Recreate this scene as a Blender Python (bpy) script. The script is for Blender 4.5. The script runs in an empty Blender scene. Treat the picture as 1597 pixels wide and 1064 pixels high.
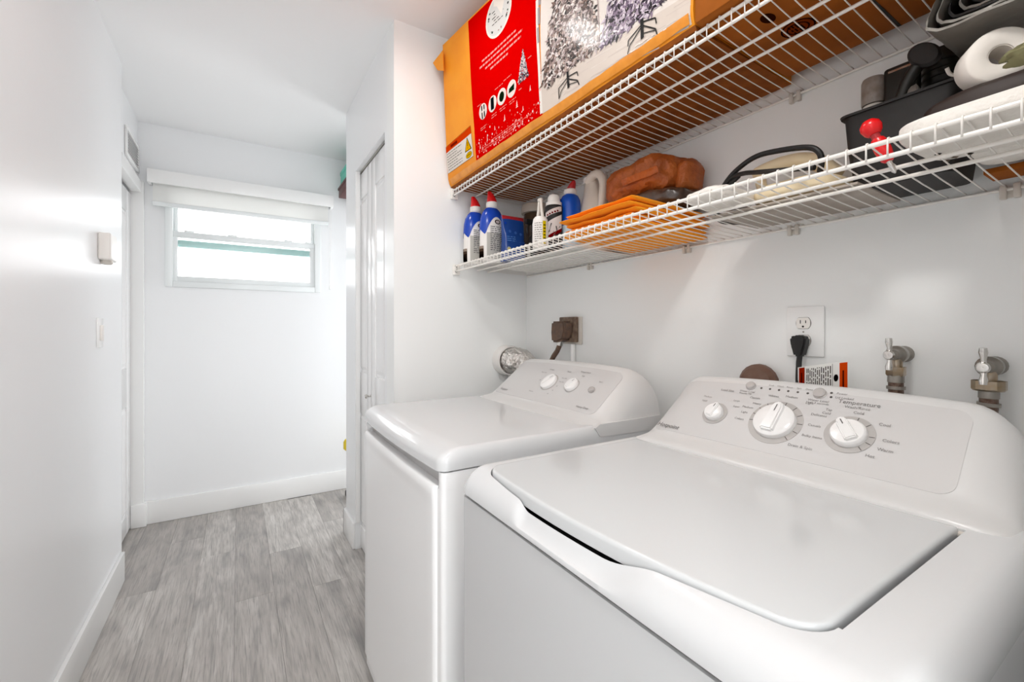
import bpy, bmesh, math, random
from mathutils import Vector, Matrix, noise
random.seed(7)
SC = bpy.context.scene
COL = SC.collection

# ---------------------------------------------------------------- camera
cam_d = bpy.data.cameras.new('camera')
cam = bpy.data.objects.new('camera', cam_d)
COL.objects.link(cam)
cam.location = (0, 0, 1.1857)
cam.rotation_euler = (math.pi / 2, 0, -0.5571)
cam_d.sensor_width = 36
cam_d.lens = 684.5 / 1597 * 36
cam_d.shift_y = -(532 - 513.5) / 1597
cam_d.clip_start = 0.02
SC.camera = cam

# ---------------------------------------------------------------- light and exposure
SC.view_settings.view_transform = 'Standard'
SC.view_settings.look = 'None'
SC.view_settings.exposure = 1.05
SC.view_settings.gamma = 1.0
SC.view_settings.use_curve_mapping = False
SC.cycles.use_denoising = True
SC.cycles.max_bounces = 10
SC.cycles.diffuse_bounces = 6
w = bpy.data.worlds.new('sky')
SC.world = w
w.use_nodes = True
w.node_tree.nodes['Background'].inputs[0].default_value = (0.97, 0.985, 1.0, 1)
w.node_tree.nodes['Background'].inputs[1].default_value = 2.0


def area(name, loc, rot, size, power, color=(1, 1, 1), shape='DISK', sy=None):
    d = bpy.data.lights.new(name, 'AREA')
    d.shape = shape
    d.size = size
    if sy:
        d.size_y = sy
    d.energy = power
    d.color = color
    o = bpy.data.objects.new(name, d)
    o.location = loc
    o.rotation_euler = rot
    COL.objects.link(o)
    return o


LAMP_HALL = area('hall_lamp', (0.38, 1.28, 2.375), (0, 0, 0), 0.15, 1.15, (1.0, 0.985, 0.965))
FILL_BACK = area('entry_fill', (0.08, 0.20, 2.375), (0, 0, 0), 0.26, 3.2, (1.0, 0.985, 0.965))  # added fill light, no such lamp is known here
# light portals at the window and two openings added for fill, behind the camera and at the side, guide the sky light in
for nm_, lc_, rt_, sx_, sy_ in (('window_portal', (0.06, 3.56, 1.76), (-math.pi / 2, 0, 0), 0.90, 0.64),
                                ('entry_fill_portal', (0.02, -1.66, 1.22), (math.pi / 2, 0, 0), 1.00, 2.44),
                                ('passage_fill_portal', (1.41, 3.13, 1.025), (0, math.pi / 2, 0), 2.05, 0.46)):
    po = area(nm_, lc_, rt_, sx_, 1.0, (1, 1, 1), 'RECTANGLE', sy_)
    po.data.cycles.is_portal = True


# ---------------------------------------------------------------- helpers
def lin(h):
    h = h.lstrip('#')
    r = []
    for i in (0, 2, 4):
        c = int(h[i:i + 2], 16) / 255
        r.append(c / 12.92 if c <= 0.04045 else ((c + 0.055) / 1.055) ** 2.4)
    return tuple(r)


def mat(name, col, rough=0.5, metal=0.0, spec=0.5, bump=None, vary=None, coat=0.0, alpha=None, trans=0.0, sheen=0.0):
    m = bpy.data.materials.new(name)
    m.use_nodes = True
    nt = m.node_tree
    b = nt.nodes['Principled BSDF']
    c = lin(col) if isinstance(col, str) else col
    b.inputs['Base Color'].default_value = (*c, 1)
    b.inputs['Roughness'].default_value = rough
    b.inputs['Metallic'].default_value = metal
    b.inputs['Specular IOR Level'].default_value = spec
    b.inputs['Coat Weight'].default_value = coat
    b.inputs['Transmission Weight'].default_value = trans
    if alpha is not None:
        b.inputs['Alpha'].default_value = alpha
    tc = nt.nodes.new('ShaderNodeTexCoord')
    if vary:
        scale, c2 = vary[0], vary[1]
        n = nt.nodes.new('ShaderNodeTexNoise')
        n.inputs['Scale'].default_value = scale
        n.inputs['Detail'].default_value = 5
        nt.links.new(tc.outputs['Object'], n.inputs['Vector'])
        r = nt.nodes.new('ShaderNodeValToRGB')
        r.color_ramp.elements[0].position = 0.35
        r.color_ramp.elements[1].position = 0.68
        r.color_ramp.elements[0].color = (*c, 1)
        r.color_ramp.elements[1].color = (*(lin(c2) if isinstance(c2, str) else c2), 1)
        nt.links.new(n.outputs['Fac'], r.inputs['Fac'])
        nt.links.new(r.outputs['Color'], b.inputs['Base Color'])
    if bump:
        n = nt.nodes.new('ShaderNodeTexNoise')
        n.inputs['Scale'].default_value = bump[0]
        n.inputs['Detail'].default_value = 4
        nt.links.new(tc.outputs['Object'], n.inputs['Vector'])
        bn = nt.nodes.new('ShaderNodeBump')
        bn.inputs['Strength'].default_value = bump[1]
        bn.inputs['Distance'].default_value = bump[2] if len(bump) > 2 else 0.002
        nt.links.new(n.outputs['Fac'], bn.inputs['Height'])
        nt.links.new(bn.outputs['Normal'], b.inputs['Normal'])
    return m


def print_mat(name, rough=0.45, coat=0.0, spec=0.06):
    m = bpy.data.materials.new(name)
    m.use_nodes = True
    nt = m.node_tree
    b = nt.nodes['Principled BSDF']
    a = nt.nodes.new('ShaderNodeVertexColor')
    a.layer_name = 'ink'
    nt.links.new(a.outputs['Color'], b.inputs['Base Color'])
    b.inputs['Roughness'].default_value = rough
    b.inputs['Specular IOR Level'].default_value = spec
    b.inputs['Coat Weight'].default_value = coat
    b.inputs['Coat Roughness'].default_value = 0.10
    return m


M = {}
M['wall'] = mat('wall_paint', '#F3F4F5', 0.30, spec=0.45, bump=(26, 0.10, 0.004))
M['closet_wall'] = mat('closet_paint', '#F6F7F6', 0.34, spec=0.4, bump=(26, 0.08, 0.004))
M['ceiling'] = mat('ceiling_paint', '#FAFAFA', 0.6, spec=0.3, bump=(60, 0.06))
M['trim'] = mat('trim_paint', '#F5F5F4', 0.25, spec=0.5)
M['door'] = mat('door_paint', '#F6F6F6', 0.22, spec=0.5)
M['enamel'] = mat('white_enamel', '#DCDDDE', 0.14, spec=0.5, coat=0.25)
M['lid'] = mat('lid_enamel', '#D6D8D9', 0.13, spec=0.5, coat=0.2)
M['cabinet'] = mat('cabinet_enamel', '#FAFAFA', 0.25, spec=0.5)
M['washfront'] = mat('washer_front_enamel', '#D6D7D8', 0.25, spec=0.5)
M['plastic'] = mat('console_plastic', '#DEDDDC', 0.28, spec=0.5)
M['panel'] = mat('panel_print_grey', '#D2D0CF', 0.38, spec=0.4)
M['knob'] = mat('knob_white', '#F3F2F1', 0.18, spec=0.5)
M['greyring'] = mat('dial_ring_grey', '#B9B5B2', 0.4)
M['greybutton'] = mat('button_grey', '#BDB8B5', 0.25)
M['ink'] = mat('ink_grey', '#7F7B79', 0.6)
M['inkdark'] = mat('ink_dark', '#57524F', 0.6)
M['black'] = mat('black_plastic', '#17150F', 0.4)
M['blackmatte'] = mat('black_matte', '#1A1614', 0.55)
M['blackrubber'] = mat('black_rubber', '#121110', 0.5)
M['wire'] = mat('wire_white', '#F4F0EA', 0.3, spec=0.5)
M['clip'] = mat('clip_plastic', '#DAD3CA', 0.4)
M['chrome'] = mat('chrome', '#D6D3CF', 0.12, metal=1.0)
M['steel'] = mat('braided_steel', '#7C6A5E', 0.4, metal=0.6, bump=(420, 0.7, 0.002), vary=(90, '#5A3E34'))
M['brass'] = mat('aged_brass', '#AFA496', 0.28, metal=0.85, vary=(40, '#A08A6C'))
M['pewter'] = mat('pewter', '#9A958E', 0.35, metal=0.8)
M['foil'] = mat('foil_duct', (0.74, 0.71, 0.68), 0.32, metal=0.9, bump=(30, 1.0, 0.03))
M['duct'] = mat('duct_white', '#EDEAE6', 0.4)
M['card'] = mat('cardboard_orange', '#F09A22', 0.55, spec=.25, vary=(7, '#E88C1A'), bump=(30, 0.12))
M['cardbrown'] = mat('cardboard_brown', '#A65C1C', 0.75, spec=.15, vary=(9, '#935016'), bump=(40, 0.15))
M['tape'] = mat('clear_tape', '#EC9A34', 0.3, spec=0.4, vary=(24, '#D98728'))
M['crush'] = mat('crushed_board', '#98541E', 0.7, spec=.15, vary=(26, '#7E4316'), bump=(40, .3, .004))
M['brownpaper'] = mat('brown_paper', '#BC6428', 0.5, vary=(16, '#9C4B18'), bump=(26, 1.0, 0.012))
M['darkbag'] = mat('dark_bag', '#3A2A22', 0.3, vary=(22, '#5E4A3D'), bump=(40, 0.5, 0.006), coat=0.3)
M['orange'] = mat('orange_cloth', '#FFA010', 0.85, bump=(300, 0.25))
M['whiteplastic'] = mat('white_plastic', '#EFEBE6', 0.35)
M['jug'] = mat('milky_jug', '#F0E7DA', 0.35)
M['blueplastic'] = mat('blue_plastic', '#0F57C8', 0.22)
M['blueshrink'] = mat('blue_sleeve', '#1746B4', 0.2)
M['redplastic'] = mat('red_plastic', '#E01218', 0.25)
M['darkred'] = mat('dark_red', '#B02228', 0.3)
M['paleblue'] = mat('pale_blue', '#CFE0EA', 0.3)
M['navy'] = mat('navy_film', '#16418A', 0.25, bump=(25, 0.3, 0.004))
M['sheet'] = mat('white_sheet', '#E9E8E4', 0.4)
M['beige'] = mat('beige_plastic', '#F0DDB8', 0.35)
M['greylid'] = mat('grey_lid', '#BDB2A4', 0.4)
M['jar'] = mat('brown_jar', '#4B3A2A', 0.2)
M['wool'] = mat('white_bag', '#EFEAE3', 0.55, bump=(120, 0.5, 0.004))
M['rollwhite'] = mat('foam_roll', '#F2ECE4', 0.6)
M['silver'] = mat('silver_tarp', '#8C8780', 0.3, metal=0.25, bump=(25, 0.4, 0.01))
M['darkleather'] = mat('dark_brown', '#2A1C16', 0.55, bump=(60, 0.3))
M['greencloth'] = mat('olive_cloth', '#83805C', 0.8)
M['greycap'] = mat('grey_cap', '#9A9088', 0.4, vary=(60, '#7E7066'))
M['teal'] = mat('teal_box', '#5FC7B0', 0.5)
M['maroon'] = mat('maroon_box', '#5A2A26', 0.5)
M['yellow'] = mat('yellow_plastic', '#E8CC12', 0.35)
M['shade'] = mat('shade_cream', '#F8F8F6', 0.6)
M['vinyl'] = mat('window_vinyl', '#EEF2F2', 0.25)
M['tealglass'] = mat('teal_rail', '#A9CFCB', 0.25)
M['plugrust'] = mat('rusty_plug', '#54443A', 0.6, vary=(60, '#6E5240'))
M['brownhose'] = mat('brown_cap', '#765A4B', 0.5, vary=(40, '#6A4A3C'))
M['dark'] = mat('dark_gap', '#2A2725', 0.8)
M['print'] = print_mat('printed_ink', 0.8, 0.0, 0.0)
M['printgloss'] = print_mat('printed_gloss', 0.45, 0.12, 0.12)

sm_ = M['shade']
nt = sm_.node_tree
tl = nt.nodes.new('ShaderNodeBsdfTranslucent')
tl.inputs['Color'].default_value = (*lin('#F8F8F6'), 1)
mx = nt.nodes.new('ShaderNodeMixShader')
mx.inputs[0].default_value = 0.35
nt.links.new(nt.nodes['Principled BSDF'].outputs[0], mx.inputs[1])
nt.links.new(tl.outputs[0], mx.inputs[2])
nt.links.new(mx.outputs[0], nt.nodes['Material Output'].inputs[0])

gm = bpy.data.materials.new('window_glass')
gm.use_nodes = True
nt = gm.node_tree
for n in list(nt.nodes):
    if n.type != 'OUTPUT_MATERIAL':
        nt.nodes.remove(n)
tr = nt.nodes.new('ShaderNodeBsdfTransparent')
gl = nt.nodes.new('ShaderNodeBsdfGlossy')
gl.inputs['Roughness'].default_value = 0.02
fr = nt.nodes.new('ShaderNodeFresnel')
mx = nt.nodes.new('ShaderNodeMixShader')
nt.links.new(fr.outputs[0], mx.inputs[0])
nt.links.new(tr.outputs[0], mx.inputs[1])
nt.links.new(gl.outputs[0], mx.inputs[2])
nt.links.new(mx.outputs[0], nt.nodes['Material Output'].inputs[0])
M['glass'] = gm

em = bpy.data.materials.new('lamp_diffuser')
em.use_nodes = True
em.node_tree.nodes['Principled BSDF'].inputs['Emission Color'].default_value = (1, 0.96, 0.9, 1)
em.node_tree.nodes['Principled BSDF'].inputs['Emission Strength'].default_value = 6
M['lamp'] = em

# plank wood: grain stretched along the plank, shifted per plank
pm = bpy.data.materials.new('grey_oak_plank')
pm.use_nodes = True
nt = pm.node_tree
b = nt.nodes['Principled BSDF']
tc = nt.nodes.new('ShaderNodeTexCoord')
oi = nt.nodes.new('ShaderNodeObjectInfo')
mul = nt.nodes.new('ShaderNodeVectorMath'); mul.operation = 'SCALE'
comb = nt.nodes.new('ShaderNodeCombineXYZ')
nt.links.new(oi.outputs['Random'], comb.inputs[0])
nt.links.new(oi.outputs['Random'], comb.inputs[1])
nt.links.new(oi.outputs['Random'], comb.inputs[2])
nt.links.new(comb.outputs[0], mul.inputs[0])
mul.inputs['Scale'].default_value = 37.0
add = nt.nodes.new('ShaderNodeVectorMath'); add.operation = 'ADD'
nt.links.new(tc.outputs['Object'], add.inputs[0])
nt.links.new(mul.outputs[0], add.inputs[1])


def plank_noise(sx, sy, sc, det, dist):
    mp = nt.nodes.new('ShaderNodeMapping')
    mp.inputs['Scale'].default_value = (sx, sy, 1)
    nt.links.new(add.outputs[0], mp.inputs['Vector'])
    n = nt.nodes.new('ShaderNodeTexNoise')
    n.inputs['Scale'].default_value = sc
    n.inputs['Detail'].default_value = det
    n.inputs['Distortion'].default_value = dist
    nt.links.new(mp.outputs[0], n.inputs['Vector'])
    return n


def ramp(src, stops):
    r = nt.nodes.new('ShaderNodeValToRGB')
    e = r.color_ramp.elements
    e[0].position, e[0].color = stops[0][0], (*lin(stops[0][1]), 1)
    e[1].position, e[1].color = stops[-1][0], (*lin(stops[-1][1]), 1)
    for p, c in stops[1:-1]:
        x = e.new(p)
        x.color = (*lin(c), 1)
    nt.links.new(src, r.inputs['Fac'])
    return r


def mixc(kind, fac, a, bb):
    m = nt.nodes.new('ShaderNodeMix')
    m.data_type = 'RGBA'
    m.blend_type = kind
    if isinstance(fac, float):
        m.inputs[0].default_value = fac
    else:
        nt.links.new(fac, m.inputs[0])
    for s, v in ((6, a), (7, bb)):
        if isinstance(v, tuple):
            m.inputs[s].default_value = (*v, 1)
        else:
            nt.links.new(v, m.inputs[s])
    return m.outputs[2]


n1 = plank_noise(26, 2.2, 2.0, 8, 0.6)
r1 = ramp(n1.outputs['Fac'], [(0.26, '#8A857F'), (0.47, '#A6A29D'), (0.74, '#C2C0BD')])
n2 = plank_noise(5.5, 1.6, 1.7, 3, 1.2)
r2 = ramp(n2.outputs['Fac'], [(0.30, '#7E746C'), (0.50, '#D6D2CE'), (0.75, '#F6F5F4')])
c12 = mixc('MULTIPLY', 0.75, r1.outputs['Color'], r2.outputs['Color'])
n3 = plank_noise(110, 5, 2.0, 5, 0.5)
r3 = ramp(n3.outputs['Fac'], [(0.33, '#9A948E'), (0.52, '#FFFFFF'), (0.7, '#FFFFFF')])
c123 = mixc('MULTIPLY', 0.75, c12, r3.outputs['Color'])
rr = ramp(oi.outputs['Random'], [(0.0, '#C2BBB5'), (1.0, '#FFFEFD')])
vm = nt.nodes.new('ShaderNodeMapping')
vm.inputs['Scale'].default_value = (5.2, 1.5, 0.35)
nt.links.new(add.outputs[0], vm.inputs['Vector'])
vo = nt.nodes.new('ShaderNodeTexVoronoi')
vo.inputs['Scale'].default_value = 1.0
nt.links.new(vm.outputs[0], vo.inputs['Vector'])
rk = ramp(vo.outputs['Distance'], [(0.03, '#6E645C'), (0.10, '#B0A8A1'), (0.26, '#FFFFFF')])
c123 = mixc('MULTIPLY', 0.70, c123, rk.outputs['Color'])
call = mixc('MULTIPLY', 1.0, c123, rr.outputs['Color'])
hs = nt.nodes.new('ShaderNodeBrightContrast')
hs.inputs['Bright'].default_value = 0.30
hs.inputs['Contrast'].default_value = 0.16
nt.links.new(call, hs.inputs['Color'])
nt.links.new(hs.outputs[0], b.inputs['Base Color'])
b.inputs['Roughness'].default_value = 0.5
b.inputs['Specular IOR Level'].default_value = 0.35
bn = nt.nodes.new('ShaderNodeBump')
bn.inputs['Strength'].default_value = 0.12
bn.inputs['Distance'].default_value = 0.001
nt.links.new(n3.outputs['Fac'], bn.inputs['Height'])
nt.links.new(bn.outputs[0], b.inputs['Normal'])
M['plank'] = pm


# ---------- mesh builders
def nb():
    return bmesh.new()


def box(bm, x0, x1, y0, y1, z0, z1, bev=0.0, seg=2):
    t = bmesh.new()
    bmesh.ops.create_cube(t, size=1)
    for v in t.verts:
        v.co = Vector((x0 + (v.co.x + .5) * (x1 - x0), y0 + (v.co.y + .5) * (y1 - y0), z0 + (v.co.z + .5) * (z1 - z0)))
    if bev:
        bmesh.ops.bevel(t, geom=t.edges[:], offset=bev, segments=seg, affect='EDGES', profile=0.5)
    merge(bm, t)


def merge(bm, t, mtx=None):
    if mtx is not None:
        bmesh.ops.transform(t, matrix=mtx, verts=t.verts)
    me = bpy.data.meshes.new('tmp')
    t.to_mesh(me)
    t.free()
    bm.from_mesh(me)
    bpy.data.meshes.remove(me)


def tube(bm, pts, r, n=8, closed=False, cap=True):
    pts = [Vector(p) for p in pts]
    N = len(pts)
    rs = r if isinstance(r, (list, tuple)) else [r] * N
    rings = []
    prev = None
    for i, p in enumerate(pts):
        if closed:
            t = pts[(i + 1) % N] - pts[i - 1]
        else:
            t = pts[min(i + 1, N - 1)] - pts[max(i - 1, 0)]
        t.normalize()
        if prev is None:
            a = Vector((0, 0, 1)) if abs(t.z) < 0.9 else Vector((1, 0, 0))
            u = t.cross(a).normalized()
        else:
            u = (prev - t * prev.dot(t)).normalized()
        prev = u
        v = t.cross(u)
        rings.append([bm.verts.new(p + (u * math.cos(2 * math.pi * k / n) + v * math.sin(2 * math.pi * k / n)) * rs[i]) for k in range(n)])
    m = N if closed else N - 1
    for i in range(m):
        a, c = rings[i], rings[(i + 1) % N]
        for k in range(n):
            bm.faces.new((a[k], a[(k + 1) % n], c[(k + 1) % n], c[k]))
    if cap and not closed:
        bm.faces.new(rings[0][::-1])
        bm.faces.new(rings[-1])


def frame(o, U, V, N=None):
    U = Vector(U).normalized()
    V = Vector(V).normalized()
    N = Vector(N).normalized() if N is not None else U.cross(V)
    o = Vector(o)
    return Matrix(((U.x, V.x, N.x, o.x), (U.y, V.y, N.y, o.y), (U.z, V.z, N.z, o.z), (0, 0, 0, 1)))


def lathe(bm, prof, mtx=None, n=24, sx=1.0, sy=1.0, cap=True):
    """prof = [(radius, height)] turned round local z"""
    t = bmesh.new()
    rings = []
    for r, z in prof:
        rings.append([t.verts.new((math.cos(2 * math.pi * k / n) * r * sx, math.sin(2 * math.pi * k / n) * r * sy, z)) for k in range(n)])
    for a, c in zip(rings, rings[1:]):
        for k in range(n):
            t.faces.new((a[k], a[(k + 1) % n], c[(k + 1) % n], c[k]))
    if cap:
        t.faces.new(rings[0][::-1])
        t.faces.new(rings[-1])
    merge(bm, t, mtx)


def at(x, y, z, rz=0.0):
    return Matrix.Translation((x, y, z)) @ Matrix.Rotation(rz, 4, 'Z')


def grid(bm, f, us, vs):
    g = [[bm.verts.new(f(u, v)) for v in vs] for u in us]
    for i in range(len(us) - 1):
        for j in range(len(vs) - 1):
            bm.faces.new((g[i][j], g[i + 1][j], g[i + 1][j + 1], g[i][j + 1]))
    return g


def prism(bm, poly, mtx, depth):
    """2d outline extruded along the local z of mtx"""
    t = bmesh.new()
    a = [t.verts.new((x, y, 0)) for x, y in poly]
    c = [t.verts.new((x, y, depth)) for x, y in poly]
    t.faces.new(a[::-1])
    t.faces.new(c)
    n = len(poly)
    for i in range(n):
        t.faces.new((a[i], a[(i + 1) % n], c[(i + 1) % n], c[i]))
    bmesh.ops.recalc_face_normals(t, faces=t.faces)
    merge(bm, t, mtx)


def lin_s(a, bb, n):
    return [a + (bb - a) * i / n for i in range(n + 1)]


def smooth(t):
    t = max(0.0, min(1.0, t))
    return t * t * (3 - 2 * t)


def obj(name, bm, m, parent=None, smooth_deg=35, base=None, recalc=True):
    if recalc:
        bmesh.ops.recalc_face_normals(bm, faces=bm.faces)
    me = bpy.data.meshes.new(name)
    bm.to_mesh(me)
    bm.free()
    off = None
    if parent is not None:
        off = world_loc(parent)
    elif base is not None:
        off = Vector(base)
    if off is not None:
        me.transform(Matrix.Translation(-off))
    if smooth_deg:
        me.polygons.foreach_set('use_smooth', [True] * len(me.polygons))
        me.set_sharp_from_angle(angle=math.radians(smooth_deg))
    if m is not None:
        me.materials.append(m)
    o = bpy.data.objects.new(name, me)
    COL.objects.link(o)
    if parent is not None:
        o.parent = parent
    elif base is not None:
        o.location = base
    return o


def world_loc(o):
    v = Vector((0, 0, 0))
    while o is not None:
        v += o.location
        o = o.parent
    return v


def tag(o, label, cat, group=None, kind=None):
    if label:
        o['label'] = label
    if cat:
        o['category'] = cat
    if group:
        o['group'] = group
    if kind:
        o['kind'] = kind
    return o


def thing(name, label, cat, loc=(0, 0, 0), group=None):
    o = bpy.data.objects.new(name, None)
    o.empty_display_size = 0.02
    COL.objects.link(o)
    o.location = loc
    return tag(o, label, cat, group)


def struct(name, bm, m, label, cat='wall', smooth_deg=0):
    o = obj(name, bm, m, None, smooth_deg)
    return tag(o, label, cat, None, 'structure')


def part(name, bm, m, parent, label=None, smooth_deg=35):
    o = obj(name, bm, m, parent, smooth_deg)
    if label:
        o['label'] = label
    return o


def sbox(name, dims, m, label, cat='wall', bev=0):
    bm = nb()
    box(bm, *dims, bev)
    return struct(name, bm, m, label, cat)


def letter(body, P, U, V, size, m, parent, align='CENTER', lift=0.0006, name='lettering', shear=0.0, bold=0.0):
    cu = bpy.data.curves.new('txt', 'FONT')
    cu.body = body
    cu.size = size
    cu.align_x = align
    cu.align_y = 'CENTER'
    cu.resolution_u = 2
    cu.shear = shear
    cu.offset = bold
    to = bpy.data.objects.new('txt', cu)
    COL.objects.link(to)
    dg = bpy.context.evaluated_depsgraph_get()
    me = bpy.data.meshes.new_from_object(to.evaluated_get(dg))
    bpy.data.objects.remove(to)
    bpy.data.curves.remove(cu)
    U = Vector(U).normalized()
    V = Vector(V).normalized()
    N = U.cross(V)
    me.transform(frame(Vector(P) + N * lift, U, V))
    bm = bmesh.new()
    bm.from_mesh(me)
    bpy.data.meshes.remove(me)
    return obj(name, bm, m, parent, 0, recalc=False)


class Ink:
    """flat print laid on a surface: F maps (a, b) to a point, each polygon carries its own ink colour"""
    def __init__(self, F):
        self.F = F
        self.bm = bmesh.new()
        self.cl = self.bm.loops.layers.color.new('ink')
        self.pale = 0.0

    def face(self, pts, col, lift):
        f = self.bm.faces.new([self.bm.verts.new(self.F(a, bb, lift)) for a, bb in pts])
        c = lin(col) if isinstance(col, str) else col
        c = tuple(x + (1 - x) * self.pale if sum(c) > .25 else x for x in c)
        for l in f.loops:
            l[self.cl] = (*c, 1)

    def quad(self, p00, p10, p11, p01, col, lift=0.0004, n=1, m=1):
        def B(u, v):
            x = [(1 - u) * (1 - v) * p00[i] + u * (1 - v) * p10[i] + u * v * p11[i] + (1 - u) * v * p01[i] for i in (0, 1)]
            return tuple(x)
        for i in range(n):
            for j in range(m):
                u0, u1, v0, v1 = i / n, (i + 1) / n, j / m, (j + 1) / m
                self.face([B(u0, v0), B(u1, v0), B(u1, v1), B(u0, v1)], col, lift)

    def rect(self, a0, a1, b0, b1, col, lift=0.0004, n=1, m=1):
        self.quad((a0, b0), (a1, b0), (a1, b1), (a0, b1), col, lift, n, m)

    def ell(self, a, bb, ra, rb, col, lift=0.0008, n=20):
        self.face([(a + ra * math.cos(2 * math.pi * k / n), bb + rb * math.sin(2 * math.pi * k / n)) for k in range(n)], col, lift)

    def line(self, pts, w, col, lift=0.0012):
        for (a0, b0), (a1, b1) in zip(pts, pts[1:]):
            d = math.hypot(a1 - a0, b1 - b0) or 1
            na, nb_ = -(b1 - b0) / d * w / 2, (a1 - a0) / d * w / 2
            self.face([(a0 + na, b0 + nb_), (a1 + na, b1 + nb_), (a1 - na, b1 - nb_), (a0 - na, b0 - nb_)], col, lift)

    def words(self, a0, a1, b0, h, col, lift=0.0009, rnd=random):
        """a line of small unreadable print"""
        s = 1 if a1 > a0 else -1
        a = a0
        while (a1 - a) * s > 0:
            wl = rnd.uniform(0.008, 0.022)
            e = a + s * wl
            if (a1 - e) * s < 0:
                e = a1
            self.rect(a, e, b0 - h / 2, b0 + h / 2, col, lift)
            a = e + s * 0.004

    def done(self, name, parent, m=None, label=None):
        o = obj(name, self.bm, m or M['print'], parent, 0, recalc=False)
        if label:
            o['label'] = label
        return o


# ================================================================ ROOM
H = 2.44
XL, XS, YE, XC, YW = -0.469, 1.177, 1.758, 0.533, 3.44
# floor slab with planks
fl = sbox('floor', (-0.75, 1.45, -1.75, 3.60, -0.06, -0.0045), M['dark'], 'grey wood plank floor of the hallway and laundry', 'floor')
PW = 0.152
ends = {-3: 2.55, -2: 3.05, -1: 2.78, 0: 2.25, 1: 2.64, 2: 2.20, 3: 2.90, 4: 2.45, 5: 2.7}
pmesh = {}
for k in range(-4, 8):
    x0 = -0.014 + PW * (k - 0)
    e = ends.get(k, 2.3 + 0.17 * (k % 5))
    ys = [e + 1.22 * i for i in range(-5, 3)]
    for ya, yb in zip(ys, ys[1:]):
        ya, yb = max(ya, -1.65), min(yb, 3.435)
        xa, xb = max(x0, -0.60), min(x0 + PW, 1.30)
        if yb - ya < 0.02 or xb - xa < 0.02:
            continue
        bm = nb()
        box(bm, xa + 0.0004, xb - 0.0004, ya + 0.0005, yb - 0.0005, -0.0045, random.uniform(-0.0003, 0.0001))
        part('plank', bm, M['plank'], fl, smooth_deg=0)

sbox('ceiling', (-0.75, 1.45, -1.75, 3.60, H, H + 0.1), M['ceiling'], 'plain white painted ceiling over the hall and laundry', 'ceiling')

# left wall with the doorway; past the doorway the wall face steps back
bm = nb()
box(bm, -0.62, XL, -1.65, 2.735, 0, H)
struct('wall_left', bm, M['wall'], 'long white glossy wall on the left of the hall')
bm = nb()
box(bm, -0.62, -0.515, 2.735, 3.44, 2.01, H)
box(bm, -0.62, -0.515, 3.412, 3.44, 0, 2.01)
box(bm, -0.66, -0.62, 2.735, 3.44, 0, 2.01)
struct('wall_over_door', bm, M['wall'], 'short white wall above the left door, with an air vent')
# window wall
bm = nb()
wx0, wx1, wz0, wz1 = -0.372, 0.490, 1.463, 2.085
box(bm, -0.66, wx0, YW, YW + 0.14, 0, H)
box(bm, wx1, 1.40, YW, YW + 0.14, 0, H)
box(bm, wx0, wx1, YW, YW + 0.14, 0, wz0)
box(bm, wx0, wx1, YW, YW + 0.14, wz1, H)
struct('wall_far', bm, M['wall'], 'white end wall of the hall with the small window')
# shelf wall
bm = nb()
box(bm, XS, XS + 0.12, -1.65, YE + 0.1, 0, H)
struct('wall_right', bm, M['closet_wall'], 'off-white wall behind the washer, dryer and wire shelves')
bm = nb()
box(bm, XC, XS + 0.12, YE, YE + 0.10, 0, H)
struct('wall_closet_side', bm, M['closet_wall'], 'side wall of the closet beside the dryer, shelves end on it')
bm = nb()
box(bm, XC, XC + 0.10, YE + 0.10, 1.890, 0, H)
box(bm, XC, XC + 0.10, 2.450, 2.685, 0, H)
box(bm, XC, XC + 0.10, 1.890, 2.450, 2.034, H)
struct('wall_closet_front', bm, M['wall'], 'white closet front with an opening for the folding door')
bm = nb()
box(bm, XC + 0.10, 1.30, 2.585, 2.685, 0, H)
box(bm, 1.18, 1.30, 1.858, 2.585, 0, H)
box(bm, 1.30, 1.40, 2.585, 2.90, 0, H)
box(bm, 1.30, 1.40, 3.36, 3.44, 0, H)
box(bm, 1.30, 1.40, 2.90, 3.36, 2.05, H)  # unseen doorway, added and sized to light the far wall
struct('wall_closet_back', bm, M['wall'], 'white rear side of the closet around the corner')


bm = nb()
box(bm, 0.44, XS + .12, -0.075, 0.030, 0, H)
struct('wall_alcove_end', bm, M['closet_wall'], 'end wall of the laundry alcove right of the washing machine')
bm = nb()
box(bm, 0.53, 1.30, -1.75, -1.65, 0, H)  # unseen wall added to keep light off the washer
struct('wall_light_block', bm, M['wall'], 'unseen white wall behind the washing machine side, added to block light')


def skirting(name, pieces, label):
    bm = nb()
    for d in pieces:
        box(bm, *d, 0.0025, 2)
    return struct(name, bm, M['trim'], label, 'baseboard', 35)


skirting('baseboard_left', [(XL, XL + 0.014, -1.6, 2.720, 0.001, 0.139)], 'white baseboard along the left wall')
skirting('baseboard_far', [(-0.49, 1.29, YW - 0.015, YW, 0.001, 0.139)], 'white baseboard under the window')
skirting('baseboard_door', [(-0.543, -0.470, 3.396, 3.412, 0.001, 0.139), (-0.484, -0.470, 3.412, 3.425, 0.001, 0.139)],
         'short white plinth wrapped round the left door casing')
skirting('baseboard_closet', [(0.519, XC, 2.452, 2.699, 0.001, 0.142), (0.519, 0.64, 2.685, 2.699, 0.001, 0.142)],
         'white plinth at the foot of the closet pier')
# casing of the left door
bm = nb()
box(bm, -0.555, -0.484, 3.408, 3.439, 0.0, 2.075, 0.002)
box(bm, -0.545, -0.496, 2.737, 3.408, 2.005, 2.075, 0.002)
struct('trim_1', bm, M['trim'], 'white casing round the far side and head of the left door', 'door casing')


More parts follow.
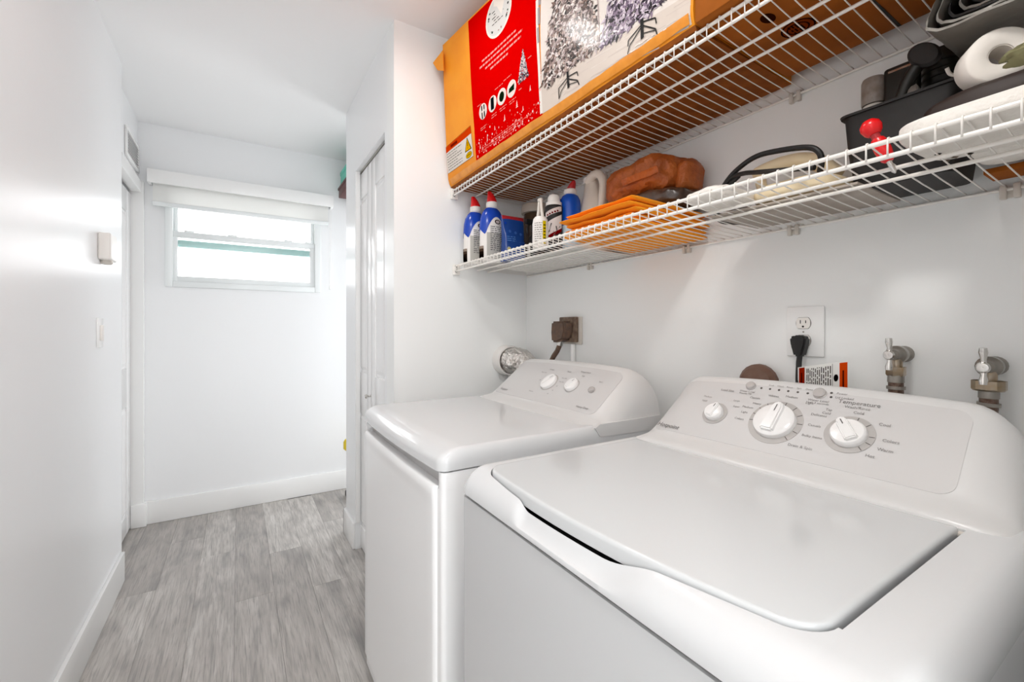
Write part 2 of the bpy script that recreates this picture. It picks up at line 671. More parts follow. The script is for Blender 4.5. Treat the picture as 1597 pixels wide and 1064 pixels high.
def panel_door(name, x, d, y0, y1, z0, z1, leaves, rows, label, edge=0.075, thick=0.034):
    """d = +1: face looks towards -x ; leaves = number of leaves, rows = [(z0, z1)] raised fields"""
    root = thing(name, label, 'door', (x, (y0 + y1) / 2, z0))
    root['kind'] = 'structure'
    wl = (y1 - y0) / leaves
    for i in range(leaves):
        a, c = y0 + wl * i + 0.0015, y0 + wl * (i + 1) - 0.0015
        bm = nb()
        g = 0.007
        X0, X1 = (x, x + thick) if d > 0 else (x - thick, x)
        gx0, gx1 = (x + g, x + thick) if d > 0 else (x - thick, x - g)
        box(bm, gx0, gx1, a, c, z0, z1)
        box(bm, X0, X1, a, a + edge, z0, z1, 0.002)
        box(bm, X0, X1, c - edge, c, z0, z1, 0.002)
        zz = [z0] + [q for r in rows for q in r] + [z1]
        for q0, q1 in zip(zz[0::2], zz[1::2]):
            box(bm, X0, X1, a + edge, c - edge, q0, q1, 0.002)
        leaf = part('door_leaf', bm, M['door'], root)
        for q0, q1 in rows:
            t = nb()
            s = 0.014
            o = x + 0.001 * d
            pa = [(a + edge + s, q0 + s), (c - edge - s, q0 + s), (c - edge - s, q1 - s), (a + edge + s, q1 - s)]
            pb = [(a + edge + s * 2.2, q0 + s * 2.2), (c - edge - s * 2.2, q0 + s * 2.2), (c - edge - s * 2.2, q1 - s * 2.2), (a + edge + s * 2.2, q1 - s * 2.2)]
            va = [t.verts.new((x + g * d, p, q)) for p, q in pa]
            vb = [t.verts.new((o, p, q)) for p, q in pb]
            t.faces.new(vb)
            for k in range(4):
                t.faces.new((va[k], va[(k + 1) % 4], vb[(k + 1) % 4], vb[k]))
            part('door_panel', t, M['door'], leaf, smooth_deg=0)
    return root


fold = panel_door('door_2', 0.560, 1, 1.900, 2.560, 0.012, 2.022, 2, [(0.125, 0.735), (0.955, 1.885)],
                  'white folding closet door with raised panels, left of the dryer')
bm = nb()
lathe(bm, [(0.006, 0), (0.005, 0.012), (0.011, 0.018), (0.012, 0.024), (0.008, 0.030), (0.0, 0.031)], frame((0.561, 2.235, 0.852), (0, 1, 0), (0, 0, 1), (-1, 0, 0)), 16)
part('door_knob', bm, M['chrome'], fold, 'small chrome door knob')
bm = nb()
box(bm, 0.556, 0.600, 1.900, 2.448, 2.024, 2.033)
part('door_track', bm, M['pewter'], fold, 'dark metal track over the folding door')
bm = nb()
box(bm, XC + 0.002, 0.556, 2.440, 2.450, 0.143, 2.034, 0.001)
struct('trim_2', bm, M['trim'], 'white jamb edge of the closet opening', 'door casing')

hd = panel_door('door_1', -0.544, -1, 2.745, 3.404, 0.012, 1.988, 1, [(0.12, 0.74), (0.96, 1.86)],
                'white panelled door set back in the left wall', edge=0.10)

# ---------------------------------------------------------------- window
win = thing('window_1', 'small white sash window at the end of the hall', 'window', (0.06, YW, 1.449))
win['kind'] = 'structure'
fx0, fx1, fz0, fz1 = -0.386, 0.504, 1.449, 2.095
bm = nb()
fy0, fy1 = YW - 0.022, YW + 0.075
box(bm, fx0, fx0 + 0.040, fy0, fy1, fz0, fz1, 0.003)
box(bm, fx1 - 0.040, fx1, fy0, fy1, fz0, fz1, 0.003)
box(bm, fx0 + 0.040, fx1 - 0.040, fy0, fy1, fz0, fz0 + 0.036, 0.003)
box(bm, fx0 + 0.040, fx1 - 0.040, fy0, fy1, fz1 - 0.036, fz1, 0.003)
part('window_frame', bm, M['vinyl'], win)
bm = nb()
sy0, sy1 = YW - 0.006, YW + 0.022
sx0, sx1 = fx0 + 0.040, fx1 - 0.040
box(bm, sx0 - .003, sx0 + 0.022, sy0, sy1, 1.480, 1.800, 0.002)
box(bm, sx1 - 0.030, sx1 + .003, sy0, sy1, 1.480, 1.800, 0.002)
box(bm, sx0, sx1, sy0 + .0005, sy1, 1.480, 1.518, 0.002)
box(bm, sx0, sx1, sy0 - 0.004, sy1, 1.762, 1.798, 0.003)
for lx in (-0.29, -0.06, 0.27, 0.40):
    box(bm, lx, lx + 0.05, sy0 - 0.009, sy0 + 0.006, 1.792, 1.806, 0.002)
sash = part('lower_sash', bm, M['vinyl'], win)
bm = nb()
box(bm, sx0 + 0.02, sx1 - 0.028, YW + 0.006, YW + 0.010, 1.516, 1.764)
part('glass_pane', bm, M['glass'], sash, smooth_deg=0)
bm = nb()
box(bm, sx0, sx0 + 0.020, YW + 0.034, YW + 0.060, 1.72, 2.06, 0.002)
box(bm, sx1 - 0.020, sx1, YW + 0.034, YW + 0.060, 1.72, 2.06, 0.002)
box(bm, sx0, sx1, YW + 0.034, YW + 0.060, 2.03, 2.06, 0.002)
up = part('upper_sash', bm, M['vinyl'], win)
bm = nb()
box(bm, sx0, sx1, YW + 0.034, YW + 0.064, 1.708, 1.752, 0.002)
part('meeting_rail', bm, M['tealglass'], up, 'pale teal tinted meeting rail')
bm = nb()
box(bm, sx0 + 0.018, sx1 - 0.018, YW + 0.044, YW + 0.048, 1.750, 2.032)
part('glass_pane', bm, M['glass'], up, smooth_deg=0)
# roller shade with valance
shd = thing('roller_shade', 'cream roller shade under a white valance, rolled up above the window', 'window shade', (0.06, 3.43, 1.95))
bm = nb()
box(bm, -0.46, 0.578, 3.345, 3.362, 2.060, 2.140, 0.002)
box(bm, -0.46, -0.445, 3.362, YW, 2.060, 2.140, 0.002)
box(bm, 0.563, 0.578, 3.362, YW, 2.060, 2.140, 0.002)
box(bm, -0.46, 0.578, 3.362, YW, 2.126, 2.140, 0.002)
part('valance', bm, M['trim'], shd, 'white boxed valance')
bm = nb()
box(bm, -0.438, 0.548, 3.384, 3.388, 1.955, 2.10)
part('shade_fabric', bm, M['shade'], shd)
bm = nb()
box(bm, -0.441, 0.551, 3.377, 3.395, 1.932, 1.958, 0.004)
part('bottom_bar', bm, M['vinyl'], shd)
bm = nb()
tube(bm, [(-0.44, 3.41, 2.095), (0.55, 3.41, 2.095)], 0.022, 12)
part('roller', bm, M['shade'], shd)
bm = nb()
pts = [(0.562, 3.405, 2.085), (0.562, 3.412, 1.8), (0.563, 3.420, 1.52), (0.566, 3.424, 1.49), (0.570, 3.420, 1.52), (0.571, 3.412, 1.8), (0.571, 3.405, 2.085)]
tube(bm, pts, 0.0018, 6)
box(bm, 0.560, 0.573, 3.416, 3.428, 1.475, 1.500, 0.003)
part('pull_chain', bm, M['trim'], shd, 'thin white pull chain')

# ---------------------------------------------------------------- lamps on the ceiling, the nearer one an added fill
for nm, lc, rr_ in (('ceiling_lamp', (0.38, 1.28), 0.085), ('ceiling_lamp', (0.08, 0.20), 0.17)):
    t = thing(nm, 'round flush white ceiling lamp over the hall' if lc[1] > 1 else 'added fill lamp shaped as a round flush ceiling lamp above the camera', 'lamp', (lc[0], lc[1], H))
    bm = nb()
    lathe(bm, [(rr_, 0), (rr_, -0.028), (rr_ - 0.012, -0.034), (rr_ - 0.018, -0.034), (rr_ - 0.018, -0.020), (0.001, -0.020)], at(lc[0], lc[1], H - 0.0005), 40, cap=False)
    part('lamp_ring', bm, M['trim'], t)
    bm = nb()
    lathe(bm, [(rr_ - 0.02, -0.022), (rr_ - 0.02, -0.030), (0.001, -0.032)], at(lc[0], lc[1], H), 40, cap=False)
    part('lamp_diffuser', bm, M['lamp'], t)

# ---------------------------------------------------------------- small things on the left wall
t = thing('air_vent', 'white louvred air vent high above the left door', 'vent', (-0.515, 3.23, 2.10))
bm = nb()
for d in ((-0.514, -0.503, 3.065, 3.40, 2.115, 2.135), (-0.514, -0.503, 3.065, 3.40, 2.255, 2.275), (-0.514, -0.503, 3.065, 3.085, 2.135, 2.255), (-0.514, -0.503, 3.38, 3.40, 2.135, 2.255)):
    box(bm, *d, 0.002)
part('vent_frame', bm, M['trim'], t)
for i in range(8):
    bm = nb()
    box(bm, -0.006, 0.006, 3.085, 3.38, -0.0012, 0.0012)
    bmesh.ops.transform(bm, matrix=Matrix.Translation((-0.5075, 0, 2.143 + i * 0.015)) @ Matrix.Rotation(0.7, 4, 'Y'), verts=bm.verts)
    part('slat', bm, M['panel'], t)

t = thing('wall_sensor', 'small white box-shaped sensor mounted on the left wall', 'sensor', (XL, 2.37, 1.45))
bm = nb()
box(bm, XL, -0.430, 2.318, 2.425, 1.462, 1.568, 0.006, 3)
part('casing', bm, M['whiteplastic'], t)
bm = nb()
lathe(bm, [(0.020, 0), (0.020, 0.01), (0.015, 0.016), (0.001, 0.018)], frame((-0.452, 2.37, 1.463), (1, 0, 0), (0, -1, 0), (0, 0, -1)), 16)
part('lens', bm, M['clip'], t)
t = thing('light_switch', 'white light switch plate on the left wall below the sensor', 'light switch', (XL, 2.345, 1.113))
bm = nb()
box(bm, XL, XL + 0.006, 2.297, 2.372, 1.113, 1.229, 0.002)
part('plate', bm, M['trim'], t)
bm = nb()
box(bm, XL + 0.005, XL + 0.014, 2.322, 2.347, 1.140, 1.202, 0.003)
part('rocker', bm, M['whiteplastic'], t)

# items on a shelf round the corner of the closet
t = thing('corner_shelf', 'white shelf board around the closet corner, mostly hidden', 'shelf', (0.95, 3.2, 2.13))
bm = nb()
box(bm, 0.72, 1.30, 2.95, 3.43, 2.115, 2.133, 0.002)
part('board', bm, M['trim'], t)
for yy in (3.02, 3.40):
    bm = nb()
    box(bm, 1.24, 1.30, yy - 0.01, yy + 0.01, 1.99, 2.115, 0.002)
    part('bracket', bm, M['trim'], t)
t = thing('storage_box', 'maroon box at the edge of the corner shelf under the teal one', 'box', (0.8, 3.2, 2.134))
bm = nb()
box(bm, 0.615, 1.02, 3.08, 3.36, 2.1345, 2.200, 0.004)
part('carton', bm, M['maroon'], t)
bm = nb()
box(bm, 0.609, 1.026, 3.074, 3.366, 2.188, 2.206, 0.004)
part('carton_lid', bm, M['maroon'], t)
t = thing('storage_box', 'teal box on top of the maroon one, beside the closet pier', 'box', (0.8, 3.2, 2.208))
bm = nb()
box(bm, 0.628, 1.00, 3.09, 3.36, 2.2075, 2.318, 0.006)
part('carton', bm, M['teal'], t)
bm = nb()
box(bm, 0.624, 1.004, 3.086, 3.364, 2.29, 2.322, 0.006)
part('carton_lid', bm, M['teal'], t)
t = thing('upright_vacuum', 'grey stick cleaner with a yellow handle peeking from behind the closet pier', 'cleaner', (0.70, 3.2, 0))
bm = nb()
tube(bm, [(0.70, 3.2, 0.03), (0.67, 3.2, 0.2), (0.655, 3.2, 0.345)], 0.02, 12)
part('body', bm, M['pewter'], t)
bm = nb()
lathe(bm, [(0.021, 0), (0.036, 0.015), (0.036, 0.06), (0.026, 0.078), (0.001, 0.082)], at(0.652, 3.2, 0.34), 16)
part('handle', bm, M['yellow'], t, 'yellow handle')
bm = nb()
box(bm, 0.64, 0.86, 3.12, 3.28, 0.001, 0.045, 0.012, 3)
part('foot', bm, M['blackmatte'], t, 'black floor head')
# ================================================================ APPLIANCES
PROFILE = [(.838, .906), (.841, .916), (.847, .922), (.862, .926), (.880, .930), (.890, .934), (.897, .939), (.905, .9476), (.930, .9745), (.955, 1.0013), (.980, 1.0282), (.997, 1.0464),
           (1.005, 1.055), (1.013, 1.0625), (1.022, 1.0672), (1.032, 1.0690), (1.044, 1.0680), (1.064, 1.061), (1.085, 1.049), (1.098, 1.036), (1.104, .906)]
P0, P1 = Vector((.897, 0, .939)), Vector((1.005, 0, 1.055))


def bend(x, y, z, ya, yb, R, zb):
    e = min(y - ya, yb - y)
    q = math.sqrt(max(0, 1 - (1 - min(1, max(0, e) / R)) ** 2))
    q = 0.02 + 0.98 * q
    s = abs(y - (ya + yb) / 2) / ((yb - ya) / 2)
    arch = .013 * min(1, s) ** 2.6 * max(0, min(1, (z - zb) / .16))
    return Vector((x + (1 - q) * 0.02 * (1 if x < 1.05 else 0), y, zb + (z - arch - zb) * q))


def console_body(ya, yb, prof, R=0.08):
    bm = nb()
    n = 10
    es = [R * (1 - math.cos(i / n * math.pi / 2)) for i in range(n + 1)]
    ys = [ya + e for e in es] + lin_s(ya + R, yb - R, 8)[1:-1] + [yb - e for e in reversed(es)]
    zb = prof[0][1]

    def f(y, i):
        x, z = prof[i]
        return bend(x, y, z, ya, yb, R, zb)
    g = grid(bm, f, ys, list(range(len(prof))))
    bm.faces.new([r for r in g[0]])
    bm.faces.new([r for r in g[-1]][::-1])
    return bm


def pan_pt(y, t, p0=P0, p1=P1):
    p = p0 + (p1 - p0) * t
    return Vector((p.x, y, p.z))


def panel_axes(p0, p1):
    V = (p1 - p0).normalized()
    U = Vector((0, -1, 0))
    return U, V, U.cross(V)


def rounded(w, h, r, n=6):
    pts = []
    for cx, cy, a0 in ((w / 2 - r, h / 2 - r, 0), (-w / 2 + r, h / 2 - r, 90), (-w / 2 + r, -h / 2 + r, 180), (w / 2 - r, -h / 2 + r, 270)):
        for k in range(n + 1):
            a = math.radians(a0 + 90 * k / n)
            pts.append((cx + r * math.cos(a), cy + r * math.sin(a)))
    return pts


def dial(parent, y, t, r, ring, ang, p0, p1, ticks=(), grip=0.42, tall=0.020, name='dial_knob'):
    U, V, N = panel_axes(p0, p1)
    o = pan_pt(y, t, p0, p1) + N * 0.0012
    if ring:
        bm = nb()
        lathe(bm, [(ring, 0), (ring, 0.0006), (r * .8, 0.0008)], frame(o, U, V), 40)
        rg = part('dial_ring', bm, M['greyring'], parent)
        if ticks:
            for a in ticks:
                bm = nb()
                c, s = math.sin(math.radians(a)), math.cos(math.radians(a))
                d = (U * c + V * s)
                e = (U * s - V * c)
                ps = [o + N * 0.0010 + d * (r + .0015) + e * .0007, o + N * .0010 + d * (ring - .001) + e * .0007, o + N * .0010 + d * (ring - .001) - e * .0007, o + N * .0010 + d * (r + .0015) - e * .0007]
                bm.faces.new([bm.verts.new(p) for p in ps])
                part('tick_mark', bm, M['inkdark'], rg, smooth_deg=0)
    bm = nb()
    lathe(bm, [(r, 0), (r, 0.006), (r * .97, 0.010), (r * .88, 0.0125), (r * .5, 0.0138), (0.0008, 0.0142)], frame(o, U, V), 44)
    kn = part(name, bm, M['knob'], parent)
    bm = nb()
    a = math.radians(ang)
    G = (U * math.sin(a) + V * math.cos(a))
    E = (U * math.cos(a) - V * math.sin(a))
    mt = frame(o, E, G)
    t_ = nb()
    # tapered grip bar
    L = r * .97
    prof = [(-grip * r, -L * .80), (grip * r, -L * .80), (grip * r * .9, L * .75), (grip * r * .5, L * 1.05), (-grip * r * .5, L * 1.05), (-grip * r * .9, L * .75)]
    lo = [t_.verts.new((x, yv, 0.006)) for x, yv in prof]
    hi = [t_.verts.new((x * .72, yv * .94, tall)) for x, yv in prof]
    t_.faces.new(hi)
    for k in range(6):
        t_.faces.new((lo[k], lo[(k + 1) % 6], hi[(k + 1) % 6], hi[k]))
    bmesh.ops.bevel(t_, geom=[e for e in t_.edges if len(e.link_faces) == 2], offset=r * .07, segments=2, affect='EDGES')
    merge(bm, t_, mt)
    part('grip', bm, M['knob'], kn)
    bm = nb()
    q = o + N * (tall + 0.0005) + G * (-L * .05)
    ln = L * .42
    wv = 0.0009
    s = 1 if name == 'dial_knob' else -1
    c0, c1 = q + G * (L * .42) , q + G * (L * .42 + ln)
    bm.faces.new([bm.verts.new(p) for p in (c0 - E * wv, c0 + E * wv, c1 + E * wv, c1 - E * wv)])
    part('pointer_mark', bm, M['inkdark'], kn, smooth_deg=0)
    return kn


def button(parent, y, t, r, p0, p1):
    U, V, N = panel_axes(p0, p1)
    bm = nb()
    lathe(bm, [(r * 1.12, 0), (r * 1.12, .0015), (r, .002), (r, .006), (r * .8, .0078), (0.0005, .0083)], frame(pan_pt(y, t, p0, p1) + N * .001, U, V), 24)
    part('push_button', bm, M['greybutton'], parent)


def control_panel(parent, ya, yb, p0, p1, t0, t1, ca, cb_, R, zb, r=0.022):
    U, V, N = panel_axes(p0, p1)
    L = (p1 - p0).length
    bm = nb()
    ds = [r * (1 - math.cos(i / 8 * math.pi / 2)) for i in range(9)]
    W_ = (t1 - t0) * L
    hs_ = ds + lin_s(r, W_ - r, 8)[1:-1] + [W_ - d for d in reversed(ds)]

    def pp(k, u):
        d = min(hs_[k], W_ - hs_[k])
        ins = r - math.sqrt(max(0, r * r - (r - d) ** 2)) if d < r else 0
        y = ya + ins + (yb - ya - 2 * ins) * u
        p = pan_pt(y, t0 + hs_[k] / L, p0, p1)
        return bend(p.x, y, p.z, ca, cb_, R, zb) + N * .0010
    grid(bm, pp, list(range(len(hs_))), lin_s(0, 1, 36))
    r_ = bmesh.ops.extrude_face_region(bm, geom=bm.faces[:])
    for e in r_['geom']:
        if isinstance(e, bmesh.types.BMVert):
            e.co -= N * .002
    return part('control_panel', bm, M['panel'], parent, 'pale grey control panel face')


def seam_box(bm, x0, x1, ya, yb, z0, z1, r):
    """cabinet with rounded vertical front edges"""
    pts = []
    for k in range(7):
        a = math.pi + math.pi / 2 * k / 6
        pts.append((x0 + r + r * math.cos(a), ya + r + r * math.sin(a)))
    pts += [(x1, ya), (x1, yb)]
    for k in range(7):
        a = math.pi / 2 + math.pi / 2 * k / 6
        pts.append((x0 + r + r * math.cos(a), yb - r + r * math.sin(a)))
    prism(bm, pts, Matrix.Translation((0, 0, z0)), z1 - z0)


# ---------------------------------------------------------------- washer
WA, WB = 0.110, 0.806
wash = thing('washing_machine', 'white top-loading washing machine nearest the camera, lid closed, three dials', 'washing machine', (0.74, 0.458, 0))
bm = nb()
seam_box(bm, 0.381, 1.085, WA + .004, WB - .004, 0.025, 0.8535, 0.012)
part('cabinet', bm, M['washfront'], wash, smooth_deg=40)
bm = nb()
seam_box(bm, 0.386, 1.083, WA + .009, WB - .009, 0.8535, 0.8622, 0.012)  # dark block stands in for the shade in the seam and lid gap
part('seam_shade', bm, M['inkdark'], wash, 'painted shade in the seam under the top frame', 40)
for fx, fy in ((0.43, WA + .05), (0.43, WB - .05), (1.03, WA + .05), (1.03, WB - .05)):
    bm = nb()
    lathe(bm, [(0.018, 0.0), (0.020, 0.004), (0.016, 0.012), (0.010, 0.027)], at(fx, fy, 0.0), 14)
    part('foot', bm, M['blackrubber'], wash)

LR, LL, LBK, GAP = 0.183, 0.757, 0.834, 0.0032


def XLID(y):
    x = .398 + .30 * (y - .53) ** 2
    e = min(y - LR, LL - y)
    if 0 <= e < .035:
        x += .035 * (1 - math.sqrt(max(0, 1 - ((.035 - e) / .035) ** 2)))
    elif e < 0:
        x += .035
    return x


def washer_top():
    bm = nb()
    ys = sorted(set([round(v, 5) for v in
        [WA + .03 * (1 - math.cos(i / 8 * math.pi / 2)) for i in range(9)] + [WB - .03 * (1 - math.cos(i / 8 * math.pi / 2)) for i in range(9)] +
        lin_s(WA + .03, LR - GAP, 4) + lin_s(LL + GAP, WB - .03, 3) + [LR - GAP + .0004, LL + GAP - .0004] +
        [LR + .035 * (1 - math.cos(i / 8 * math.pi / 2)) for i in range(9)] + [LL - .035 * (1 - math.cos(i / 8 * math.pi / 2)) for i in range(9)] +
        lin_s(LR + .035, .335, 6) + lin_s(.335, .64, 50) + lin_s(.64, LL - .035, 5)]))
    ts = [(i / 22) ** 1.35 for i in range(23)]
    SF = len(ts)
    cols = list(range(SF + 7))

    def pos(y, j):
        inl = (LR - GAP + .0002) < y < (LL + GAP - .0002)
        X0 = .377
        xl = XLID(min(max(y, LR), LL)) - GAP
        if j < SF:
            x = X0 + (xl - X0) * ts[j]
        else:
            k = j - SF
            x = [xl + .0004, xl + .03, .60, LBK - .01, LBK + GAP - .0002, LBK + GAP + .0002, 1.09][k]
        df = min(1, (x - X0) / .050)
        ds = min(1, min(y - WA, WB - y) / .026)
        gf = math.sqrt(max(0, 1 - (1 - df) ** 2))
        gs = math.sqrt(max(0, 1 - (1 - ds) ** 2))
        cr = 0.030
        e = min(y - WA, WB - y)
        if e < cr:   # rounded corners in plan
            x = max(x, X0 + cr - math.sqrt(max(0, cr * cr - (cr - e) ** 2)) * 1.0) if j < SF else x
            df = min(1, max(0, x - (X0 + cr - math.sqrt(max(0, cr * cr - (cr - e) ** 2)))) / .050)
            gf = math.sqrt(max(0, 1 - (1 - df) ** 2))
        z = .863 + .0495 * gf * gs
        if j < SF:
            A = smooth((y - .335) / .085) * smooth((.616 - y) / .032)
            tq = min(1, (x - X0) / max(.004, xl - X0))
            z = z + (min(z, .8690 + .0215 * tq ** 2.0) - z) * A
        elif inl and j < SF + 5:
            z = .846
        return Vector((x, y, z))
    g = grid(bm, pos, ys, cols)
    # skirt down to the seam
    bd = [g[i][0] for i in range(len(ys))] + g[-1][1:] + [g[i][-1] for i in range(len(ys) - 2, -1, -1)] + list(reversed(g[0][1:-1]))
    lo = [bm.verts.new(v.co + Vector((0, 0, -.0012))) for v in bd]
    lo2 = [bm.verts.new(Vector((max(v.co.x, .384), min(max(v.co.y, WA + .007), WB - .007), .8605))) for v in bd]
    n = len(bd)
    for a, c in ((bd, lo), (lo, lo2)):
        for i in range(n):
            try:
                bm.faces.new((a[i], a[(i + 1) % n], c[(i + 1) % n], c[i]))
            except ValueError:
                pass
    return bm


part('top_panel', washer_top(), M['enamel'], wash, 'glossy white top frame with a scooped handle recess', 42)
# lid
bm = nb()
LE = LR + .0035
yl = sorted(set([round(v, 5) for v in [LE + .035 * (1 - math.cos(i / 10 * math.pi / 2)) for i in range(11)] + [LL - .035 * (1 - math.cos(i / 10 * math.pi / 2)) for i in range(11)] + lin_s(LE + .035, LL - .035, 24)]))
tt = [0, .0012, .003, .006, .010, .016, .05, .2, .32, .40, .424, .430, .4333, .4345, .4350]


def lidp(y, t):
    x0 = XLID(max(LR, y - .0035 * max(0, 1 - (y - LE) / .05)))
    x = x0 + (LBK - x0) * t / .435
    e = min(y - LE, LL - y, x - x0 + 0.0, LBK - x)
    rr = .004
    q = math.sqrt(max(0, 1 - (1 - min(1, max(0, e) / rr)) ** 2))
    return Vector((x, y, .9105 + .006 * q))


g = grid(bm, lidp, yl, tt)
bd = [g[i][0] for i in range(len(yl))] + g[-1][1:] + [g[i][-1] for i in range(len(yl) - 2, -1, -1)] + list(reversed(g[0][1:-1]))
lo = [bm.verts.new(v.co + Vector((0, 0, -.016))) for v in bd]
for i in range(len(bd)):
    bm.faces.new((bd[i], bd[(i + 1) % len(bd)], lo[(i + 1) % len(bd)], lo[i]))
bm.faces.new(lo[::-1])
part('lid', bm, M['lid'], wash, smooth_deg=50)
for hy in (LR + .012, LL - .012):
    bm = nb()
    tube(bm, [(LBK + .001, hy - .02, .905), (LBK + .001, hy + .02, .905)], .005, 10)
    part('hinge', bm, M['clip'], wash)
con = part('console', console_body(WA + .026, WB - .018, PROFILE), M['plastic'], wash, smooth_deg=40)
control_panel(wash, .205, .762, P0, P1, -.01, 1.02, WA + .026, WB - .018, .08, .906)
U, V, N = panel_axes(P0, P1)
tk = [-95, -75, -55, -35, 8, 35, 60, 85, 110, 135]
dial(wash, .619, .43, .0215, .029, 12, P0, P1, (), .45, .017)
dial(wash, .485, .455, .0405, .0525, 4, P0, P1, tk, .40, .021)
dial(wash, .355, .462, .0285, .0395, -36, P0, P1, (10, 45, 88, 112, 138), .45, .020)
button(wash, .567, .985, .0095, P0, P1)
button(wash, .426, .985, .0110, P0, P1)
for i in range(6):
    bm = nb()
    lathe(bm, [(.0024, 0), (.0024, .0006), (.0003, .0007)], frame(pan_pt(.543 - .019 * i, .973, P0, P1) + N * .001, U, V), 12)
    part('indicator_light', bm, M['inkdark'], wash)
for q, t in ((.407, 1.019), (.405, .955)):
    bm = nb()
    lathe(bm, [(.0024, 0), (.0024, .0006), (.0003, .0007)], frame(pan_pt(q, t, P0, P1) + N * .001, U, V), 12)
    part('indicator_light', bm, M['inkdark'], wash)


def plabel(parent, s, y, t, size, p0, p1, m='ink', al='CENTER', **k):
    U, V, N = panel_axes(p0, p1)
    return letter(s, pan_pt(y, t, p0, p1) + N * .001, U, V, size, M[m], parent, al, 0.0006, **k)


plabel(wash, 'Hotpoint', .749, .060, .0165, P0, P1, 'inkdark', 'LEFT', shear=.25)
for s, y, t, sz, al in (('Load Size', .616, .86, .0085, 'CENTER'), ('Medium', .645, .70, .0065, 'RIGHT'), ('Small', .652, .62, .0065, 'RIGHT'), ('Large', .590, .70, .0065, 'LEFT'), ('Super', .585, .60, .0065, 'LEFT'), 
                        ('Water Level', .570, .885, .007, 'CENTER'), ('Precise Fill', .572, .845, .0065, 'CENTER'),
                        ('Soak', .524, .965, .0001, 'CENTER'),
                        ('Casuals', .535, .79, .0075, 'RIGHT'), ('Heavy', .527, .70, .0075, 'RIGHT'), ('Medium', .540, .62, .0075, 'RIGHT'), ('Light', .547, .53, .0075, 'RIGHT'), ('Colors', .548, .41, .0075, 'RIGHT'),
                        ('Whites', .510, .86, .0075, 'CENTER'), ('Medium', .474, .88, .0075, 'CENTER'), ('Light', .437, .82, .0075, 'CENTER'),
                        ('Delicates', .427, .66, .0075, 'LEFT'), ('Casuals', .425, .50, .0075, 'LEFT'), ('Bulky Items', .428, .34, .0075, 'LEFT'), ('Drain & Spin', .445, .17, .0085, 'LEFT'),
                        ('Water Level', .424, .875, .0075, 'CENTER'), ('Hold 3 seconds', .424, .835, .0065, 'CENTER'), ('Power', .398, 1.02, .007, 'LEFT'), ('Lid Locked', .398, .958, .007, 'LEFT'),
                        ('Temperature', .357, .905, .0125, 'CENTER'), ('Wash/Rinse', .357, .84, .0085, 'CENTER'), ('Cold', .352, .77, .0085, 'CENTER'), ('Tap', .400, .76, .0075, 'CENTER'), ('Cold', .402, .705, .0075, 'CENTER'),
                        ('Cool', .318, .66, .0085, 'LEFT'), ('Colors', .306, .46, .0085, 'LEFT'), ('Warm', .309, .34, .0085, 'LEFT'), ('Hot', .322, .235, .0085, 'LEFT')):
    if sz > .001:
        plabel(wash, s, y, t, sz, P0, P1, 'ink', al)
for i, s in enumerate(('Soak', 'Wash', 'Rinse', 'Spin', 'Done')):
    plabel(wash, s, .524 - .019 * i, 1.035, .006, P0, P1)

# ---------------------------------------------------------------- dryer
DA, DB = 0.893, 1.578
dry = thing('clothes_dryer', 'white front-loading clothes dryer between the washing machine and the closet', 'dryer', (0.73, 1.235, 0))
bm = nb()
seam_box(bm, 0.378, 1.075, DA + .003, DB - .003, 0.025, 0.8300, 0.012)
seam_box(bm, 0.398, 1.075, DA + .003, DB - .003, 0.8300, 0.8685, 0.004)
for sg_, ye_ in ((1, DA + .003), (-1, DB - .003)):
    pts = [(.378 + .012 - .012 * math.sin(math.pi / 2 * k / 6), ye_ + sg_ * (.012 - .012 * math.cos(math.pi / 2 * k / 6))) for k in range(7)]
    pts += [(.378, ye_ + sg_ * .019), (.402, ye_ + sg_ * .019), (.402, ye_)]
    prism(bm, pts, Matrix.Translation((0, 0, .8295)), .039)
part('cabinet', bm, M['cabinet'], dry, smooth_deg=40)
for fx, fy in ((0.43, DA + .05), (0.43, DB - .05), (1.03, DA + .05), (1.03, DB - .05)):
    bm = nb()
    lathe(bm, [(0.018, 0.0), (0.020, 0.004), (0.016, 0.012), (0.010, 0.027)], at(fx, fy, 0.0), 14)
    part('foot', bm, M['blackrubber'], dry)
# top
bm = nb()
ysd = sorted(set([round(v, 5) for v in [DA + .03 * (1 - math.cos(i / 9 * math.pi / 2)) for i in range(10)] + [DB - .03 * (1 - math.cos(i / 9 * math.pi / 2)) for i in range(10)] + lin_s(DA + .03, DB - .03, 14)]))
xt = [.07 * (1 - math.cos(i / 14 * math.pi / 2)) for i in range(15)] + [.12, .25, .42, .7]


def drytop(y, s):
    bow = .012 * (1 - ((y - (DA + DB) / 2) / ((DB - DA) / 2)) ** 2)
    X0 = .372 - bow
    e = min(y - DA, DB - y)
    cr = .022
    if e < cr:
        X0 += cr - math.sqrt(max(0, cr * cr - (cr - e) ** 2))
    x = X0 + s * (1.085 - X0) / .7
    gf = math.sqrt(max(0, 1 - (1 - min(1, s / .062)) ** 2))
    gs = math.sqrt(max(0, 1 - (1 - min(1, e / .014)) ** 2))
    # upright band below, rounded shoulder above
    return Vector((x, y, .888 + .032 * gf * gs))


